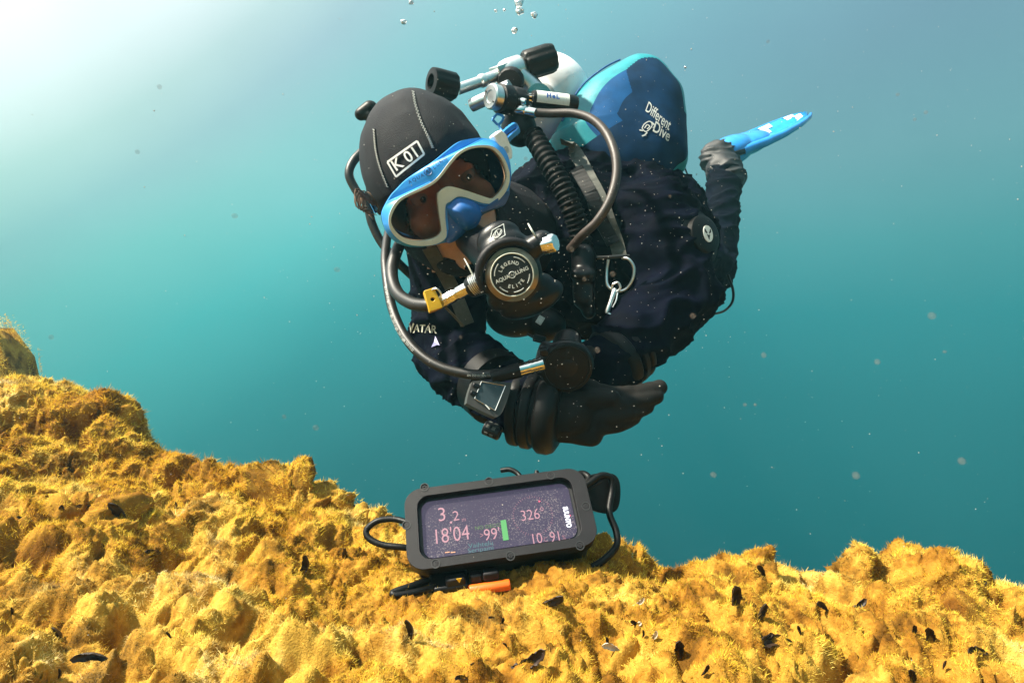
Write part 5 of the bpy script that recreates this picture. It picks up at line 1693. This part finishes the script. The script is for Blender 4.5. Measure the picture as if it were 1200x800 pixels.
# bigger flocs, half transparent
M_floc = bpy.data.materials.new('pale floc'); M_floc.use_nodes = True
t = M_floc.node_tree; bs = t.nodes['Principled BSDF']; bs.inputs['Base Color'].default_value = (0.20, 0.17, 0.14, 1); bs.inputs['Roughness'].default_value = 0.9
lw = t.nodes.new('ShaderNodeLayerWeight'); lw.inputs[0].default_value = 0.35
rmp = ramp(t, [(0.0, (0.15, 0.15, 0.15)), (0.5, (0.06, 0.06, 0.06)), (0.85, (0.0, 0.0, 0.0))]); t.links.new(lw.outputs['Facing'], rmp.inputs[0]); t.links.new(rmp.outputs[0], bs.inputs['Alpha'])
FL = [(275, 253, 5, .5), (370, 501, 5, .5), (161, 178, 4, .6), (187, 102, 4, .5), (395, 316, 5, .5), (333, 488, 3.5, .5), (1092, 370, 7, .4), (1003, 557, 6, .4), (836, 556, 5, .5), (895, 416, 5, .4), (1127, 540, 10, .35),
      (670, 292, 4.5, .4), (685, 327, 4, .4), (718, 321, 5, .4), (812, 370, 5, .4), (663, 244, 3, .4), (785, 230, 2.5, .4), (885, 474, 3, .5), (900, 49, 3, .6), (1052, 111, 3, .6), (1085, 132, 3.5, .6), (1072, 140, 3, .6), (1107, 412, 3, .5),
      (873, 474, 3, .5), (1028, 424, 5, .4), (616, 186, 3.5, .4), (60, 395, 4, .6), (700, 410, 5, .4), (540, 395, 3, .5)]
pos = np.array([P(a, b_, d)[:] for a, b_, r, d in FL]); rad = np.array([0.75 * min(r, 6) * d / F for a, b_, r, d in FL])
bm = bmesh.new(); bmesh.ops.create_icosphere(bm, subdivisions=3, radius=1)
iv = np.array([q.co[:] for q in bm.verts]); jf = np.array([[q.index for q in fc.verts] for fc in bm.faces]); bm.free()
specks('drifting_flocs', pos, rad, M_floc, 'larger soft tan flocs drifting in the water')

M_bub = bpy.data.materials.new('air bubble'); M_bub.use_nodes = True
t = M_bub.node_tree; t.nodes.clear()
o_ = t.nodes.new('ShaderNodeOutputMaterial'); a_ = t.nodes.new('ShaderNodeBsdfTransparent'); a_.inputs[0].default_value = (0.95, 0.97, 0.98, 1)
g2 = t.nodes.new('ShaderNodeBsdfGlossy'); g2.inputs['Roughness'].default_value = 0.35
l2 = t.nodes.new('ShaderNodeLayerWeight'); l2.inputs[0].default_value = 0.88
m3 = t.nodes.new('ShaderNodeMixShader'); t.links.new(l2.outputs['Facing'], m3.inputs[0]); t.links.new(a_.outputs[0], m3.inputs[1]); t.links.new(g2.outputs[0], m3.inputs[2]); t.links.new(m3.outputs[0], o_.inputs[0])
for a, b_, r, lab in ((608, 4, 5.5, 'topmost white air bubble above the cylinder knob'), (609, 13, 5, 'flattened air bubble just under the topmost one'), (626, 18, 4, 'air bubble right of the pair above the knob'),
                      (603, 36, 4, 'lone flat air bubble closest to the cylinder knob'), (473, 26, 3.6, 'round air bubble above the hood'), (482, 3, 3.2, 'air bubble at the top edge above the hood'),
                      (581, 13, 2, 'tiny air bubble left of the bubble cluster'), (591, 12, 1.8, 'tiny air bubble beside the bubble cluster'), (803, 79, 1.8, 'tiny bright bubble right of the teal wing')):
    p = P(a, b_, 0.9); me = bpy.data.meshes.new('air_bubble')
    bm = bmesh.new(); bmesh.ops.create_icosphere(bm, subdivisions=3, radius=r * 0.9 / F)
    for q in bm.verts:
        n_ = q.co.normalized(); q.co *= 1 + 0.22 * math.sin(3 * n_.x + a) * math.cos(4 * n_.z + b_)
        q.co.z *= 0.78
    bm.to_mesh(me); bm.free()
    ob = link('air_bubble', me, M_bub, None, True, 0, 180); ob.location = p
    tag(ob, lab, 'bubble', 'air bubbles rising above the diver')

# ================================================================== the water's own haze
hz = MB(); hz.box(Matrix.Translation((0, 1.2, -1.1)), 7.0, 7.5, 4.5)
hzo = hz.build('haze', None, None, False)
M_hz = bpy.data.materials.new('water haze'); M_hz.use_nodes = True
t = M_hz.node_tree; t.nodes.clear()
o_ = t.nodes.new('ShaderNodeOutputMaterial'); pv = t.nodes.new('ShaderNodeVolumePrincipled')
pv.inputs['Color'].default_value = (0.35, 0.80, 0.85, 1); pv.inputs['Density'].default_value = 0.016; pv.inputs['Anisotropy'].default_value = 0.3
t.links.new(pv.outputs[0], o_.inputs['Volume'])
hzo.data.materials.clear(); hzo.data.materials.append(M_hz)
tag(hzo, 'faint blue green haze of the water', 'haze', None, 'stuff')
